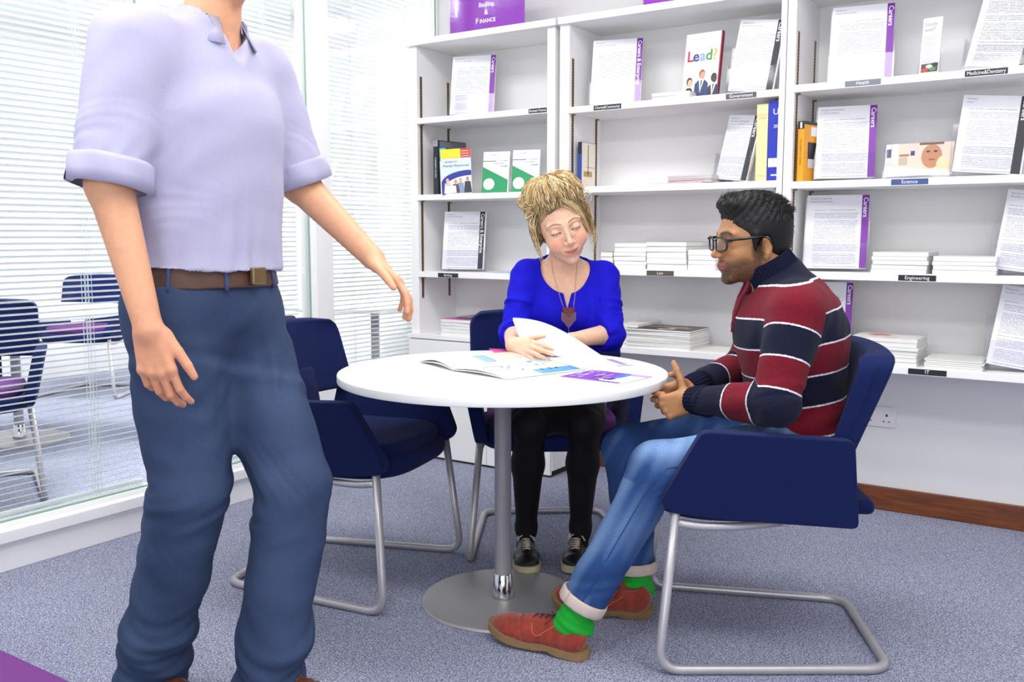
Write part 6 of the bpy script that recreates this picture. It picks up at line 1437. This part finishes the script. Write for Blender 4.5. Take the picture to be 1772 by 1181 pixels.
for S, E_ in zip(kS, kE):
    S, E_ = Vector(S), Vector(E_); d = (E_ - S).normalized(); mb = MB(); u = d.orthogonal().normalized(); v = d.cross(u); rows = []
    for r_, t in ((0.074, 0.015), (0.0865, 0.012), (0.0885, -0.01), (0.088, -0.035), (0.085, -0.045), (0.078, -0.045)): rows.append([E_ + d * (t - 0.008) + (u * math.cos(j * PI / 20) + v * math.sin(j * PI / 20)) * (r_ + 0.003 * math.sin(j * 0.9 + t * 60)) for j in range(41)])
    mb.grid(rows).build('rolled_cuff', SHIRT, sh, smooth=True)
# collar and placket
mb = MB(); rows = []
c0 = Vector(Wp(0.025, 0, 1.60))
for k in range(25):
    a = math.radians(28) + (2 * PI - math.radians(56)) * k / 24; dr = Vector(tuple(fwd_)) * math.cos(a) + Vector(tuple(lat)) * math.sin(a); fr = 0.5 + 0.5 * math.cos(a)
    rows.append([c0 + dr * 0.077 + Vector((0, 0, 0.005)), c0 + dr * 0.074 + Vector((0, 0, 0.045 - 0.018 * fr)), c0 + dr * (0.096 + 0.012 * fr) + Vector((0, 0, 0.002 - 0.04 * fr))])
mb.grid(rows).build('shirt_collar', SHIRT, sh, smooth=True, solid=0.004)
f = Form(); torso_k(f, 0.012); f.cut((0, 0, 1.072), (0, 0, 1)); f.cut((0, 0, 1.020), (0, 0, -1)); X, F = f.mesh(0.005)
bl = mk('belt', X, F, mat('brown_leather', '#4b2f22', 0.55, var=0.15, scale=40), wk)
M_b = Matrix.Translation(Wp(0.150, 0, 1.046)); MB().box((-0.006, -0.022, -0.02), (0.006, 0.022, 0.02)).build('buckle', mat('dull_brass', '#8d7a5a', 0.35, 0.8), bl, bevel=0.003).matrix_local = M_b @ Matrix(np.stack([fwd_, lat, [0, 0, 1]], 1).tolist()).to_4x4()
# trousers
f = Form(); f.ell(Wp(-0.02, 0, 0.955), (0.150, 0.182, 0.13), 0.05, R=np.stack([fwd_, lat, [0, 0, 1]], 1)); f.cone(Wp(0, 0, 0.95), Wp(0, 0, 1.06), 0.122, 0.122, 0.04, side=lat, w=1.34)
for h_, k_, a_n in zip(kH, kK, kA): f.cone(h_, k_, 0.118, 0.090, 0.04); f.cone(k_, np.array(a_n) - [0, 0, 0.055], 0.088, 0.084, 0.03)
f.cut((0, 0, 1.027), (0, 0, 1))
X, F = f.mesh(0.0065); N = normals(X, F); kn = sum(np.exp(-(np.linalg.norm(X - (np.array(k_) + [-.05, 0, -.03]), axis=1) / 0.12) ** 2) for k_ in kK); low = np.clip((0.36 - X[:, 2]) / 0.2, 0, 1); hp = np.exp(-((X[:, 2] - 0.82) / 0.08) ** 2)
X = X + N * (folds(X, 0.005, 20, 41) + kn * folds(X, 0.012, 40, 42, (.6, .6, 1.2)) + low * folds(X, 0.011, 38, 43, (.5, .5, 1.2)) + hp * folds(X, 0.009, 34, 44, (1, 1, 1.6)))[:, None]
r = np.random.RandomState(3); n_ = sum(np.sin(X @ (r.randn(3) * 18) + r.rand() * 6) for _ in range(5)) / 5
w = np.clip(0.35 + 0.3 * n_, 0, 1)[:, None]; cc = np.array(srgb('#2a3754')) * (1 - w) + np.array(srgb('#455776')) * w
mk('trousers', X, F, mat('slate_chino', '#35456b', 0.85, attr='col', var=0.1, scale=300, bump=0.2, bscale=700, spec=0.2), wk, {'col': ('FLOAT_COLOR', cc)})
BRSH = mat('brown_shoe', '#5a2f1c', 0.5, var=0.15, scale=30)
for a_n, yw in zip(kA, (-8, 4)): shoe_at(wk, (a_n[0] - 0.085, a_n[1], 0.001), math.radians(yw), 0, 0, L_=0.31, upper=BRSH, solem=DARK, heelm=DARK, laces_m=mat('brown_lace', '#8a4a2c', 0.7))
f = Form(); f.ell((-0.018, 0, 0.042), (0.106, 0.085, 0.096), 0.01, T=HK); f.ell((-0.05, 0, -0.02), (0.06, 0.07, 0.06), 0.03, T=HK); f.ell((0.118, 0, 0.0), (0.075, 0.11, 0.088), 0.008, op='s', T=HK); f.ell((0.035, 0, -0.06), (0.06, 0.12, 0.05), 0.006, op='s', T=HK)
for s in (-1, 1): f.ell((-0.004, s * 0.086, -0.016), (0.026, 0.02, 0.036), 0.006, op='s', T=HK)
X, F = f.mesh(0.0045); N = normals(X, F); X = X + N * (0.0015 * np.sin(X[:, 1] * 420 + 9 * np.sin(X[:, 0] * 60)))[:, None]; mk('hair', X, F, mat('brown_hair', '#3a271b', 0.6, var=0.3, scale=60), wk)

# belt loops, pocket seams
ffk = Form(); torso_k(ffk, 0.012)
for a in (-140, -75, -32, 32, 75, 140):
    dr = fwd_ * math.cos(math.radians(a)) + lat * math.sin(math.radians(a)); col = []
    for z in (1.014, 1.03, 1.055, 1.076):
        Q = np.stack([np.array(wc) + dr * t + np.array((0, 0, z)) for t in np.linspace(0.3, 0.02, 141)]); i_ = int(np.argmax(ffk.at(Q) < 0.0015)); col.append(Vector(Q[i_]))
    MB().tube(col, 0.0052, 6).build('belt_loop', mat('slate_chino_plain', '#33446a', 0.85), wk, smooth=True)
